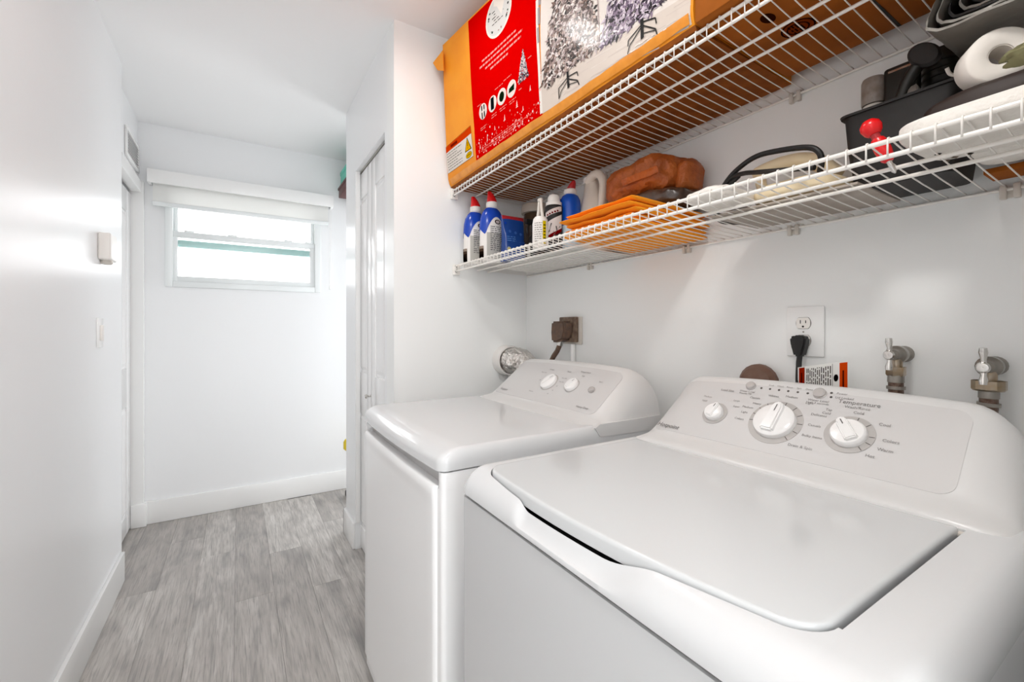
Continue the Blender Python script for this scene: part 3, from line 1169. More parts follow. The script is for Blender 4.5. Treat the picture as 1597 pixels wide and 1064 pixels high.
g = grid(bm, drytop, ysd, xt)
bd = [g[i][0] for i in range(len(ysd))] + g[-1][1:] + [g[i][-1] for i in range(len(ysd) - 2, -1, -1)] + list(reversed(g[0][1:-1]))
lo = [bm.verts.new(Vector((v.co.x, v.co.y, .8725))) for v in bd]
lo2 = [bm.verts.new(Vector((min(max(v.co.x + .008, .386), 1.08), min(max(v.co.y, DA + .008), DB - .008), .8690))) for v in bd]
for a, c in ((bd, lo), (lo, lo2)):
    for i in range(len(bd)):
        bm.faces.new((a[i], a[(i + 1) % len(bd)], c[(i + 1) % len(bd)], c[i]))
bm.faces.new(lo2[::-1])
part('top_panel', bm, M['enamel'], dry, 'glossy white top with a rounded front edge', 42)
# door
DP0, DP1 = Vector((.868, 0, .939)), Vector((.995, 0, 1.055))
bm = nb()
d0, d1 = DA + .030, DB - .020
zs = [.075, .08, .10, .4, .70, .78, .800, .812, .820, .827, .832, .835]
yd = [d0 + .012 * (1 - math.cos(i / 5 * math.pi / 2)) for i in range(6)] + lin_s(d0 + .012, d1 - .012, 18)[1:-1] + [d1 - .012 * (1 - math.cos(i / 5 * math.pi / 2)) for i in range(5, -1, -1)]


def doorp(y, z):
    e = min(y - d0, d1 - y)
    q = math.sqrt(max(0, 1 - (1 - min(1, e / .012)) ** 2))
    bow = 1 - ((y - (d0 + d1) / 2) / ((d1 - d0) / 2)) ** 2
    lip = smooth((z - .79) / .025)
    top = math.sqrt(max(0, 1 - max(0, (z - .820) / .0155) ** 2)) if z > .820 else 1
    x = .380 - (.011 + .005 * lip * (.3 + .7 * bow)) * q * (.35 + .65 * top)
    return Vector((x, y, z))


g = grid(bm, doorp, yd, zs)
bd = [g[i][0] for i in range(len(yd))] + g[-1][1:] + [g[i][-1] for i in range(len(yd) - 2, -1, -1)] + list(reversed(g[0][1:-1]))
lo = [bm.verts.new(Vector((.3795, v.co.y, v.co.z))) for v in bd]
for i in range(len(bd)):
    bm.faces.new((bd[i], bd[(i + 1) % len(bd)], lo[(i + 1) % len(bd)], lo[i]))
dd = part('door', bm, M['cabinet'], dry, 'flat white dryer door with a lip handle along its top', 45)
bm = nb()
box(bm, .3965, .3985, DA + .0235, DB - .0235, .831, .868, .0005)
part('handle_recess', bm, M['panel'], dry, 'grey finger recess above the door')
dprof = [(.796, .912), (.798, .918), (.806, .922), (.828, .926), (.850, .931), (.860, .934), (.868, .939), (.880, .950), (.910, .9774), (.940, 1.0048), (.970, 1.0322), (.985, 1.0459), (.995, 1.055),
         (1.004, 1.0615), (1.014, 1.0665), (1.025, 1.0690), (1.038, 1.0680), (1.058, 1.061), (1.078, 1.049), (1.090, 1.036), (1.095, .906)]
cb = console_body(DA + .004, DB - .004, dprof, .075)
con = part('console', cb, M['plastic'], dry, smooth_deg=40)
# skirt that wraps the console down over the end of the top
bm = nb()
pl = [(.822, .916), (.838, .893), (.850, .890), (1.00, .886), (1.085, .886), (1.085, .925), (.84, .925)]
prism(bm, pl, frame((0, DA - .0015, 0), (1, 0, 0), (0, 0, 1), (0, 1, 0)), .02)
part('console_skirt', bm, M['plastic'], con)
control_panel(dry, DA + .058, DB - .050, DP0, DP1, -.01, 1.02, DA + .004, DB - .004, .075, .912)
dial(dry, 1.245, .50, .0335, .037, 40, DP0, DP1, (), .30, .016)
dial(dry, 1.122, .51, .0255, .028, 25, DP0, DP1, (), .55, .015)
button(dry, 1.025, .49, .0105, DP0, DP1)
plabel(dry, 'Hotpoint', 1.497, .105, .0135, DP0, DP1, 'ink', 'LEFT', shear=.25)
plabel(dry, 'Heavy Duty', 1.010, .085, .0115, DP0, DP1)
for s, y, t, sz, al in (('Temperature', 1.108, .88, .0095, 'CENTER'), ('High', 1.105, .78, .008, 'CENTER'), ('Start', 1.012, .70, .008, 'CENTER'), ('Cottons', 1.285, .84, .008, 'CENTER'), ('Timed', 1.198, .84, .008, 'LEFT'), ('Easy Care', 1.30, .74, .008, 'RIGHT'),
                        ('More Dry', 1.20, .66, .007, 'LEFT'), ('Less Dry', 1.198, .56, .007, 'LEFT'), ('Off', 1.30, .52, .007, 'RIGHT'), ('60', 1.195, .44, .007, 'LEFT'), ('40', 1.20, .32, .007, 'LEFT'), ('20', 1.21, .22, .007, 'LEFT'), ('Delicates', 1.29, .20, .007, 'RIGHT')):
    plabel(dry, s, y, t, sz, DP0, DP1, 'ink', al)

# ---------------------------------------------------------------- pipes and plugs on the wall
t = thing('vent_duct', 'crumpled foil dryer vent duct with a white wall collar, behind the dryer', 'duct', (1.055, YE, 1.04))
bm = nb()
lathe(bm, [(.050, 0), (.068, 0), (.069, .050), (.066, .056), (.060, .056), (.058, .01)], frame((1.055, YE - .0005, 1.042), (1, 0, 0), (0, 0, 1), (0, -1, 0)), 36, cap=False)
part('collar', bm, M['duct'], t, 'white round collar')
bm = nb()
pts, rs = [], []
for i in range(40):
    s = i / 39
    a = s * 1.25
    pts.append((1.055 + .055 * smooth(s * 1.2), YE - .03 - .090 * min(1, s * 1.5) ** .9, 1.042 - .34 * max(0, s - .42) ** 1.35))
    rs.append(.0575 + (.0022 if i % 2 else -.0016))
tube(bm, pts, rs, 28)
for v in bm.verts:
    v.co += Vector((noise.noise(v.co * 60), noise.noise(v.co * 60 + Vector((9, 0, 0))), noise.noise(v.co * 60 + Vector((0, 7, 0))))) * .0055
part('foil_hose', bm, M['foil'], t, 'silver crinkled foil hose', 60)

t = thing('dryer_outlet', 'dark stained dryer outlet with a big brown plug on the wall above the dryer', 'outlet', (XS, 1.417, 1.18))
bm = nb()
box(bm, XS - .008, XS - .0005, 1.350, 1.468, 1.124, 1.236, .002)
part('plate', bm, M['clip'], t)
bm = nb()
box(bm, XS - .024, XS - .008, 1.366, 1.474, 1.132, 1.236, .004)
part('receptacle', bm, mat('stained_receptacle', '#8A7462', 0.6, vary=(50, '#5E4A3C')), t, 'brown stained receptacle')
bm = nb()
prism(bm, [(-.046, .036), (.038, .036), (.046, .0), (.030, -.040), (-.010, -.052), (-.046, -.050), (-.050, -.01)], frame((XS - .022, 1.425, 1.182), (0, -1, 0), (0, 0, 1), (-1, 0, 0)), .048)
bmesh.ops.bevel(bm, geom=bm.edges[:], offset=.008, segments=3, affect='EDGES')
pg = part('plug', bm, M['plugrust'], t, 'large dark brown plug')
bm = nb()
tube(bm, [(1.13, 1.432, 1.14), (1.128, 1.436, 1.122), (1.125, 1.450, 1.095), (1.12, 1.470, 1.07), (1.115, 1.485, 1.04)], .0105, 10)
part('power_cord', bm, M['plugrust'], pg)
bm = nb()
tube(bm, [(1.13, 1.433, 1.136), (1.128, 1.437, 1.118)], .0125, 10)
part('cord_clamp', bm, M['chrome'], pg)
bm = nb()
tube(bm, [(XS - .011, 1.398, 1.124), (XS - .011, 1.398, .95)], .011, 12)
tag(obj('conduit', bm, M['closet_wall'], None, 35, (XS - .011, 1.398, .95)), 'white painted conduit running down from the dark dryer outlet', 'conduit')

t = thing('wall_outlet', 'white wall outlet plate above the washing machine with a black plug in it', 'outlet', (XS, .532, 1.12))
bm = nb()
box(bm, XS - .006, XS - .0003, .489, .573, 1.119, 1.241, .0025)
part('plate', bm, M['trim'], t)
for zc in (1.2005, 1.1575):
    bm = nb()
    prism(bm, [(-.0165 * math.cos(a) if abs(math.cos(a)) < .95 else -.0165 * math.copysign(.95, math.cos(a)), max(-.0135, min(.0135, .0175 * math.sin(a)))) for a in [2 * math.pi * k / 28 for k in range(28)]], frame((XS - .006, .5335, zc), (0, -1, 0), (0, 0, 1), (-1, 0, 0)), .0022)
    rc = part('receptacle', bm, M['whiteplastic'], t)
    bm = nb()
    for yy, hh in ((.5395, .0042), (.5275, .0034)):
        box(bm, XS - .0088, XS - .0081, yy - .0009, yy + .0009, zc + .003 - hh, zc + .003 + hh)
    lathe(bm, [(.0024, 0), (.0024, .0007), (.0002, .0007)], frame((XS - .0081, .5335, zc - .0085), (0, -1, 0), (0, 0, 1), (-1, 0, 0)), 12)
    part('slots', bm, M['black'], rc)
    bm = nb()
    prism(bm, [((.0172) * math.cos(2 * math.pi * k / 28), max(-.0142, min(.0142, .0182 * math.sin(2 * math.pi * k / 28)))) for k in range(28)], frame((XS - .006, .5335, zc), (0, -1, 0), (0, 0, 1), (-1, 0, 0)), .0006)
    part('receptacle_gap', bm, M['inkdark'], rc)
bm = nb()
lathe(bm, [(.002, 0), (.002, .0012), (.0003, .0014)], frame((XS - .006, .5335, 1.179), (0, -1, 0), (0, 0, 1), (-1, 0, 0)), 10)
part('screw', bm, M['pewter'], t)
t = thing('washer_plug', 'black three-pin plug and cord in the lower socket above the washing machine', 'plug', (1.15, .535, 1.14))
bm = nb()
prism(bm, [(-.0185, .012), (-.008, .0175), (.008, .0175), (.0185, .012), (.016, -.008), (.011, -.024), (.009, -.034), (-.009, -.034), (-.011, -.024), (-.016, -.008)], frame((XS - .0088, .5345, 1.1535), (0, -1, 0), (0, 0, 1), (-1, 0, 0)), .026)
bmesh.ops.bevel(bm, geom=bm.edges[:], offset=.004, segments=2, affect='EDGES')
part('plug_body', bm, M['blackrubber'], t)
bm = nb()
tube(bm, [(1.155, .5345, 1.122), (1.150, .5340, 1.105), (1.143, .532, 1.07), (1.135, .528, 1.03), (1.13, .52, .96)], .0062, 10)
part('cord', bm, M['blackrubber'], t)


def tagF(a, bb, lift):
    # curved paper flag: a along, bb up
    x = 1.136 - .016 * math.sin(math.pi * a / .105) - .010 * a / .105
    return Vector((x - lift, .530 - a, bb + .022 * (a / .105)))


ct = thing('cord_tag', 'white paper warning tag with orange ends wrapped on the washing machine cord', 'tag', (1.136, .53, 1.05))
bm = nb()
g = grid(bm, lambda a, bb: tagF(a, bb, 0), lin_s(0, .106, 14), [1.022, 1.05, 1.094])
part('paper', bm, M['sheet'], ct)
K = Ink(tagF)
K.rect(.004, .020, 1.024, 1.092, '#C9602B', .0006, 2)
K.rect(.092, .105, 1.024, 1.092, '#E58A3B', .0006, 2)
for i in range(13):
    a = .025 + i * .0042
    z = 1.028
    while z < 1.086:
        e = min(1.088, z + random.uniform(.006, .018))
        K.rect(a, a + .0018, z, e, '#7D7069', .0006)
        z = e + .003
K.rect(.0795, .0802, 1.024, 1.092, '#5A504B', .0006)
K.ell(.086, 1.060, .004, .008, '#3B3230', .0007)
K.rect(.097, .0995, 1.035, 1.075, '#8E4A1E', .0009)
K.rect(.010, .0135, 1.035, 1.080, '#8E3A18', .0009)
K.done('tag_print', ct)

bm = nb()
lathe(bm, [(.050, 0), (.049, .012), (.040, .024), (.012, .033), (.001, .034)], frame((XS - .02, .632, 1.045), (0, -1, 0), (0, 0, 1), (-1, 0, 0)), 20)
t = thing('drain_cap', 'brown round drain cap behind the washing machine console', 'drain cap', (XS - .02, .632, 1.03))
part('cap', bm, M['brownhose'], t, smooth_deg=20)
bm = nb()
tube(bm, [(XS - .001, .632, 1.045), (XS - .02, .632, 1.045)], .03, 20)
part('pipe_stub', bm, M['brownhose'], t)


def valve(y, z, label, tilt, nutr, nutm):
    t = thing('water_valve', label, 'valve', (XS, y, z), 'washing machine water valves')
    AX = ((0, -1, 0), (0, 0, 1), (-1, 0, 0))
    bm = nb()
    lathe(bm, [(.017, 0), (.017, .004), (.015, .008), (.013, .012), (.015, .015), (.013, .022), (.016, .026), (.018, .032), (.018, .046), (.013, .050), (.0105, .056), (.0105, .062)], frame((XS - .0003, y, z), *AX), 18)
    part('body', bm, M['pewter'], t)
    bm = nb()
    lathe(bm, [(.0060, .060), (.0060, .074), (.0092, .076), (.0098, .082), (.0075, .086), (.003, .087), (.0002, .086)], frame((XS, y, z), *AX), 18)
    for s, L in ((1, .034), (-1, .030)):
        q = [Vector((XS - .078, y, z + s * .006)), Vector((XS - .079, y, z + s * .014)), Vector((XS - .081, y, z + s * (L - .008))), Vector((XS - .082, y, z + s * L))]
        tube(bm, q, [.0045, .0040, .0062, .0052], 12)
    part('lever', bm, M['chrome'], t, 'chrome T-shaped lever handle')
    bm = nb()
    x = XS - .045
    lathe(bm, [(.011, .002), (.011, -.018), (.0125, -.019), (.0125, -.022)], at(x, y, z - .008), 16)
    lathe(bm, [(nutr * .9, -.024), (nutr, -.021), (nutr, -.036), (nutr * .9, -.039)], at(x, y, z - .004), 6 if nutr < .02 else 10)
    part('nut', bm, M[nutm], t, 'worn brass coupling nut')
    bm = nb()
    hp = [(x, y, z - .040), (x, y + tilt * .002, z - .075), (x - .002, y + tilt * .012, z - .11), (x - .006, y + tilt * .035, z - .16), (x - .01, y + tilt * .06, z - .22)]
    tube(bm, hp, .0125, 14)
    ho = part('hose', bm, M['steel'], t, 'braided steel hose')
    bm = nb()
    tube(bm, [(x, y, z - .041), (x, y + tilt * .001, z - .056)], .0138, 14)
    tube(bm, [(x, y, z - .064), (x, y + tilt * .0015, z - .070)], .0155, 14)
    part('ferrule', bm, M['pewter'], ho)


valve(.344, 1.134, 'left chrome water valve with a lever, wall pipe and braided hose', .0, .0165, 'brass')
valve(.214, 1.119, 'right chrome water valve with a wide brass nut, nearest the photo edge', .25, .0225, 'brass')

# ---------------------------------------------------------------- wire shelves
def wire_shelf(label, zf, zb, xf, y0, y1, clips):
    t = thing('wire_shelf', label, 'shelf', (XS, (y0 + y1) / 2, zb), 'ventilated wire shelves')
    xb = XS - .006
    lip = .027

    def deck(x):
        s = (x - xf) / (xb - xf)
        return zf + (zb - zf) * s - .0055 * math.sin(math.pi * min(1, max(0, s)))
    for nm, x, z, r in (('front_rail', xf, zf - .0045, .0036), ('lip_rail', xf - .001, zf - lip, .0036), ('support_rail', xf + .104, deck(xf + .104) - .0055, .0034), ('support_rail', xf + .157, deck(xf + .157) - .0055, .0034), ('back_rail', xb, zb - .0045, .0030)):
        bm = nb()
        tube(bm, [(x, y0, z), (x, y1, z)], r, 10)
        part(nm, bm, M['wire'], t)
    bm = nb()
    pts = [(xb - xf, zb)] + [(s * (xb - xf), deck(xf + s * (xb - xf))) for s in (.9, .78, .64, .5, .36, .22, .1, .03)] + [(.0, zf + .0005), (-.0035, zf - .001), (-.0048, zf - .006), (-.0048, zf - lip - .001)]
    tube(bm, [(x, 0, z) for x, z in pts], .0013, 6)
    bmesh.ops.recalc_face_normals(bm, faces=bm.faces)
    me = bpy.data.meshes.new('deck_wire')
    bm.to_mesh(me)
    bm.free()
    me.transform(Matrix.Translation((xf - XS, 0, -zb)))
    me.polygons.foreach_set('use_smooth', [True] * len(me.polygons))
    me.materials.append(M['wire'])
    n = int((y1 - y0 - .01) / .0256)
    for i in range(n + 1):
        o = bpy.data.objects.new('deck_wire', me)
        COL.objects.link(o)
        o.parent = t
        o.location = (0, y1 - .006 - i * .0256 - (y0 + y1) / 2, 0)
    # end bracket on the closet wall
    bm = nb()
    box(bm, xf - .012, xf + .020, YE - .016, YE - .0005, zf - .042, zf + .004, .004)
    br = part('end_bracket', bm, M['wire'], t)
    bm = nb()
    for z in (zf - .0045, zf - lip):
        lathe(bm, [(.0052, 0), (.0052, .004), (.0002, .004)], frame((xf, YE - .0155, z), (1, 0, 0), (0, 0, 1), (0, -1, 0)), 12)
    part('bracket_socket', bm, M['inkdark'], br)
    for y in clips:
        bm = nb()
        box(bm, xb - .006, XS - .0003, y - .013, y - .004, zb - .022, zb + .004, .002)
        box(bm, xb - .006, XS - .0003, y + .004, y + .013, zb - .022, zb + .004, .002)
        box(bm, xb + .002, XS - .0003, y - .013, y + .013, zb - .020, zb - .004, .002)
        part('wall_clip', bm, M['clip'], t)
    return t


wire_shelf('upper white wire shelf, sagging under the large cardboard boxes', 1.790, 1.770, .790, .036, 1.742, (.552, 1.2))
wire_shelf('lower white wire shelf crowded with cleaning supplies and bags', 1.463, 1.441, .800, .036, 1.742, (1.30, .862, .556, .195))
# ================================================================ THINGS ON THE UPPER SHELF
def interp(v, xs, ys):
    if v <= xs[0]:
        return ys[0]
    for a, bb, c, d in zip(xs, xs[1:], ys, ys[1:]):
        if v <= bb:
            return c + (d - c) * (v - a) / (bb - a)
    return ys[-1]


ZB = 1.7915


def FB(y, z, lift=0.0):
    x = .770 - .135 * (z - 1.80) + (1.755 - y) * interp(z, [1.79, 1.9, 2.1, 2.36], [0, .02, .06, .13])
    if z < 1.83:
        x += .016 * ((1.83 - z) / .04) ** 2
    x += .0015 * noise.noise(Vector((y * 9, z * 9, 2)))
    return Vector((x - lift, y, z))


big = thing('tree_box', 'big orange cardboard box printed with a flocked tree and red panel, on upper shelf', 'box', (.97, 1.15, ZB))
bm = nb()
zs = [ZB, 1.794, 1.80, 1.81, 1.83, 1.87, 1.91, 1.96, 2.02, 2.08, 2.15, 2.22, 2.29, 2.345]
vs = lin_s(0, 1, 40)


def yend(z):
    return 1.751 - .082 * max(0, (z - 1.82)) / .53


g = grid(bm, lambda v, z: FB(yend(z) + (.556 - yend(z)) * v, z), vs, zs)
bd = [g[i][0] for i in range(len(vs))] + g[-1][1:] + [g[i][-1] for i in range(len(vs) - 2, -1, -1)] + list(reversed(g[0][1:-1]))
lo = [bm.verts.new(Vector((1.160, v.co.y, v.co.z if v.co.z > 1.8 else ZB))) for v in bd]
for i in range(len(bd)):
    bm.faces.new((bd[i], bd[(i + 1) % len(bd)], lo[(i + 1) % len(bd)], lo[i]))
bm.faces.new(lo[::-1])
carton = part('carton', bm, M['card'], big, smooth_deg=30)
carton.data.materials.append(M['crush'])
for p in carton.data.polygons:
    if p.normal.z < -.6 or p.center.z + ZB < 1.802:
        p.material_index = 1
bm = nb()
t_ = nb()
vv = [t_.verts.new(p) for p in (Vector((.699, 1.652, 2.312)), Vector((.701, 1.648, 2.228)), Vector((.697, 1.700, 2.255)), Vector((.690, 1.734, 2.300)))]
f_ = t_.faces.new(vv)
r_ = bmesh.ops.extrude_face_region(t_, geom=[f_])
for e in r_['geom']:
    if isinstance(e, bmesh.types.BMVert):
        e.co += Vector((.004, 0.002, .001))
merge(bm, t_)
part('loose_flap', bm, M['card'], big, 'torn cardboard flap at the far top corner', 0)
rnd = random.Random(3)
# red panel
K = Ink(FB)
RED = '#E80A10'
K.quad((1.488, 1.827), (1.064, 1.827), (1.098, 2.335), (1.484, 2.340), RED, .0006, 20, 16)
K.ell(1.300, 2.262, .074, .072, '#F3EFEA', .0012, 36)
K.ell(1.300, 2.262, .066, .064, '#E9E8E6', .0014, 36)
for i in range(26):
    a = rnd.uniform(0, 6.28)
    K.ell(1.300 + .056 * math.cos(a), 2.262 + .054 * math.sin(a), rnd.uniform(.002, .005), rnd.uniform(.002, .005), rnd.choice(['#2C6B57', '#57806C', '#6B4A45', '#3F3B3A', '#C8A5A0']), .0017, 7)
for i in range(5):
    K.words(1.335 - .01 * (i % 2), 1.268 + .008 * (i % 2), 2.285 - i * .0105, .0030, '#8B8582', .0018, rnd)
for a0, a1, zz in ((1.405, 1.200, 2.154), (1.421, 1.165, 2.137), (1.385, 1.172, 2.119), (1.352, 1.245, 2.102)):
    K.words(a0, a1, zz, .0068, '#F6C9C4', .0012, rnd)
for a, zz in ((1.416, 1.981), (1.349, 1.980), (1.289, 1.979), (1.229, 1.979)):
    K.ell(a, zz, .0275, .0275, '#F3ECE8', .0012, 24)
# icons in the four discs
K.rect(1.426, 1.419, 1.956, 2.003, '#3B4B47', .0016); K.rect(1.410, 1.403, 1.958, 2.002, '#3B4B47', .0016); K.rect(1.424, 1.404, 1.978, 1.985, '#F3ECE8', .0018)
K.rect(1.360, 1.339, 1.960, 2.002, '#3F4F55', .0016)
K.ell(1.289, 1.979, .015, .017, '#44633F', .0016, 14)
K.quad((1.246, 1.970), (1.214, 1.970), (1.212, 1.990), (1.243, 1.984), '#3F6A4B', .0016)
for a0, a1, zz in ((1.452, 1.425, 2.012), (1.330, 1.280, 2.020), (1.275, 1.228, 2.025), (1.357, 1.323, 1.941), (1.360, 1.325, 1.933), (1.306, 1.263, 1.942), (1.302, 1.270, 1.934), (1.246, 1.205, 1.941), (1.243, 1.212, 1.933), (1.440, 1.395, 1.927), (1.440, 1.405, 1.920), (1.188, 1.172, 1.955), (1.136, 1.115, 2.03)):
    K.words(a0, a1, zz, .0034, '#F4B6B0', .0012, rnd)
for a0, a1, zz in ((1.420, 1.126, 1.8535), (1.372, 1.167, 1.8605), (1.445, 1.20, 1.846), (1.311, 1.220, 1.8375)):
    K.words(a0, a1, zz, .0040, '#F3A9A3', .0012, rnd)
# little white tree and snow
for i in range(420):
    s = rnd.random() ** .6
    zz = 2.072 - .098 * s
    hw = .031 * s
    a = 1.162 + rnd.uniform(-hw, hw)
    r = rnd.uniform(.0015, .0034)
    K.ell(a, zz, r, r, rnd.choice(['#F2EDEC', '#D8D2D6', '#A7A0A8', '#77707A', '#EFE7E6']), .0013 + rnd.uniform(0, .0003), 5)
for i in range(170):
    a = rnd.uniform(1.075, 1.475)
    zz = 1.832 + abs(rnd.gauss(0, .034))
    if zz > 1.955 - .25 * max(0, a - 1.25):
        continue
    r = rnd.choice([.0014, .0018, .0024, .0034])
    K.ell(a, zz, r, r * 1.15, rnd.choice(['#FBDCD8', '#F6BCB6', '#EE8F88', '#FBEBE8']), .0013, 7)
for a, zz, q in ((1.395, 1.868, .009), (1.34, 1.885, .008), (1.275, 1.893, .010), (1.20, 1.905, .012), (1.125, 1.925, .009), (1.45, 1.858, .009), (1.165, 1.88, .008)):
    for k in range(3):
        K.face([(a - q * (1 - .25 * k) * .55, zz + k * q * .55), (a + q * (1 - .25 * k) * .55, zz + k * q * .55), (a, zz + k * q * .55 + q * .9)], '#F9DAD6', .0014 + .0001 * k)
K.done('red_panel', big, M['print'], 'red printed panel with white text, a snowman-free tree list and snow dots'.replace('a snowman-free tree list and ', 'four picture discs and '))
# photograph of two flocked trees
K = Ink(FB)
K.pale = .55
K.quad((1.0665, 1.830), (.562, 1.803), (.560, 2.22), (1.082, 2.33), '#DCD0C6', .0006, 24, 10)
K.quad((1.071, 1.918), (.562, 1.868), (.562, 1.803), (1.0665, 1.830), '#CDBBAA', .0008, 24, 4)
for i in range(26):
    a = rnd.uniform(.60, 1.05)
    z0 = 1.918 - (1.071 - a) * .1 - rnd.uniform(.006, .08)
    L = rnd.uniform(.03, .10)
    K.quad((a, z0), (a - L, z0 - L * .1), (a - L, z0 - L * .1 + .002), (a, z0 + .002), rnd.choice(['#C4B0A0', '#D8CABD', '#BCA594']), .0010, 3)
K.quad((1.101, 2.19), (1.089, 2.19), (1.064, 1.832), (1.076, 1.832), '#E6DCD2', .0012, 1, 10)
for z0, z1 in ((2.05, 2.098), (2.105, 2.16), (2.165, 2.22)):
    K.quad((1.086, z0), (1.076, z0), (1.080, z1), (1.090, z1), '#6A4440', .0016, 1, 3)
K.line([(.809, 1.812), (.827, 1.932), (.837, 2.03)], .0028, '#8A4A44', .0016)

K.pale = .10


def branch(poly_top, cols, n, seed):
    q = random.Random(seed)
    for i in range(n):
        a, zz = poly_top(q)
        L = q.uniform(.010, .026)
        ang = q.uniform(math.pi * 1.0, math.pi * 2.0) if q.random() < .75 else q.uniform(0, 6.28)
        dx, dz = math.cos(ang) * L, math.sin(ang) * L
        wv = q.uniform(.0025, .0055)
        nx, nz = -dz / L * wv, dx / L * wv
        K.face([(a, zz), (a + dx * .4 + nx, zz + dz * .4 + nz), (a + dx, zz + dz), (a + dx * .4 - nx, zz + dz * .4 - nz)], q.choice(cols), .0018 + i * 1.2e-7)


C1 = ['#EDE6E4', '#DCD3D2', '#C9BCBA', '#B0A09B', '#8C766C', '#6E574C', '#4F3C34', '#A38C80', '#D9CBC4', '#F4EFEC', '#7D6A66']
C2 = ['#E4DDE3', '#CBC0CB', '#A898AA', '#86748A', '#5E4C60', '#453646', '#D7CED6', '#B5A6B6', '#EEE8EC', '#6E5B70']


def t1(q):
    # silhouette of the left tree: wide skirt, narrowing upward
    zz = 1.905 + .36 * q.random() ** 1.15
    c = .945 - .0 * (zz - 1.9)
    hw = .114 - .26 * max(0, zz - 1.94)
    lowlim = 1.902 + .006 * math.sin(40 * zz)
    return c + q.uniform(-hw, hw), max(zz, lowlim)


def t2(q):
    zz = 1.893 + .28 * q.random() ** 1.1
    hw = .090 - .24 * max(0, zz - 1.93)
    return max(.600, .722 + q.uniform(-hw, hw)), zz


branch(t1, C1, 2300, 11)
branch(t2, C2, 1700, 12)
for pts in ([(.948, 1.897), (.943, 1.850)],):
    K.line(pts, .0085, '#2E2A26', .0026)
K.line([(.950, 1.880), (.986, 1.868), (.984, 1.837)], .0030, '#35302B', .0026)
K.line([(.948, 1.872), (.975, 1.855), (.982, 1.840)], .0026, '#35302B', .0026)
K.line([(.946, 1.882), (.908, 1.877), (.904, 1.864)], .0030, '#35302B', .0026)
K.line([(.946, 1.876), (.906, 1.853), (.898, 1.837)], .0030, '#35302B', .0026)
K.line([(.944, 1.859), (.903, 1.849)], .0022, '#35302B', .0026)
K.line([(.688, 1.889), (.684, 1.841)], .0090, '#2E2A26', .0026)
K.line([(.690, 1.874), (.726, 1.860), (.727, 1.846)], .0030, '#35302B', .0026)
K.line([(.690, 1.868), (.722, 1.845), (.727, 1.828)], .0030, '#35302B', .0026)
K.line([(.686, 1.880), (.650, 1.868), (.646, 1.853)], .0030, '#35302B', .0026)
K.line([(.686, 1.872), (.648, 1.842), (.642, 1.823)], .0030, '#35302B', .0026)
K.line([(.683, 1.852), (.645, 1.838)], .0022, '#35302B', .0026)
for i in range(9):
    K.words(.73 - i * .012, .715 - i * .012, 1.829 - rnd.uniform(-.006, .006), .0024, '#F7EFE9', .0022, rnd)
K.done('tree_photo', big, M['printgloss'], 'glossy printed photo of two snowy artificial trees on stands')
# warning label
K = Ink(FB)
K.quad((1.742, 1.852), (1.508, 1.851), (1.512, 1.938), (1.736, 1.934), '#EFECE8', .0008, 8, 4)
K.quad((1.736, 1.934), (1.512, 1.938), (1.514, 1.966), (1.733, 1.957), '#E8852B', .0008, 8, 1)
K.quad((1.688, 1.942), (1.630, 1.942), (1.630, 1.953), (1.688, 1.953), '#B9541A', .0011)
K.line([(1.742, 1.851), (1.507, 1.850), (1.514, 1.967), (1.734, 1.958)], .0012, '#A8692C', .0010)
for i in range(7):
    K.words(1.730, 1.60 + (.04 if i in (1, 4) else 0), 1.926 - i * .0105, .0022, '#7C7672', .0011, rnd)
K.face([(1.574, 1.884), (1.516, 1.882), (1.549, 1.936)], '#3B351C', .0011)
K.face([(1.568, 1.8865), (1.523, 1.885), (1.548, 1.929)], '#F0D21C', .0014)
K.rect(1.5485, 1.5445, 1.900, 1.917, '#2F2A1B', .0017)
K.rect(1.5485, 1.5445, 1.892, 1.896, '#2F2A1B', .0017)
K.ell(1.543, 1.866, .027, .0115, '#3B351C', .0011, 20)
K.ell(1.543, 1.866, .0255, .010, '#E6CF2A', .0014, 20)
K.words(1.56, 1.527, 1.866, .0025, '#6B5F1F', .0017, rnd)
K.done('warning_label', big, M['print'], 'white and orange warning label with a yellow triangle')
# crumpled tape along the bottom edge
K2 = nb()
ys_ = lin_s(1.73, .565, 50)
grid(K2, lambda y, z: FB(y, z + .003 * noise.noise(Vector((y * 14, z * 40, 5))), .0022 + .0018 * noise.noise(Vector((y * 30, z * 60, 1)))), ys_, [1.8045, 1.810, 1.816, 1.821, 1.826])
part('tape_strip', K2, M['tape'], big, 'wrinkled brown packing tape along the bottom edge', 60)

b2 = thing('carton_box', 'plain tan cardboard box on the upper shelf, at the right of the tree box', 'box', (.95, .33, ZB))
bm = nb()
box(bm, .768, 1.125, .040, .548, ZB, 2.16, .004, 2)
part('carton', bm, M['cardbrown'], b2)
bm = nb()
box(bm, .80, 1.120, .332, .337, ZB - .0012, ZB - .0002)
part('flap_gap', bm, M['dark'], b2)
K = Ink(lambda a, bb, l: Vector((a, bb, ZB - l)))
for rr, cc in ((.030, '#6E4520'), (.0265, '#B97A3F'), (.020, '#6E4520'), (.017, '#B97A3F')):
    K.ell(.955, .445, rr, rr, cc, .0004 + (.03 - rr) * .02, 24)
for i in range(4):
    K.words(.935, .975, .437 + i * .006, .003, '#6E4520', .0010, rnd)
K.done('round_stamp', b2, M['print'], 'dark round stamp printed on the underside')
K = Ink(lambda a, bb, l: Vector((a, bb, ZB - l)))
K.ell(.875, .462, .018, .012, '#7A4D25', .0006, 18)
K.done('ink_mark', b2, M['print'], 'small dark oval mark printed on the underside')

# ================================================================ THINGS ON THE LOWER SHELF
def DK(x):
    s = min(1, max(0, (x - .800) / .371))
    return 1.463 - .022 * s - .0055 * math.sin(math.pi * s) + .0012


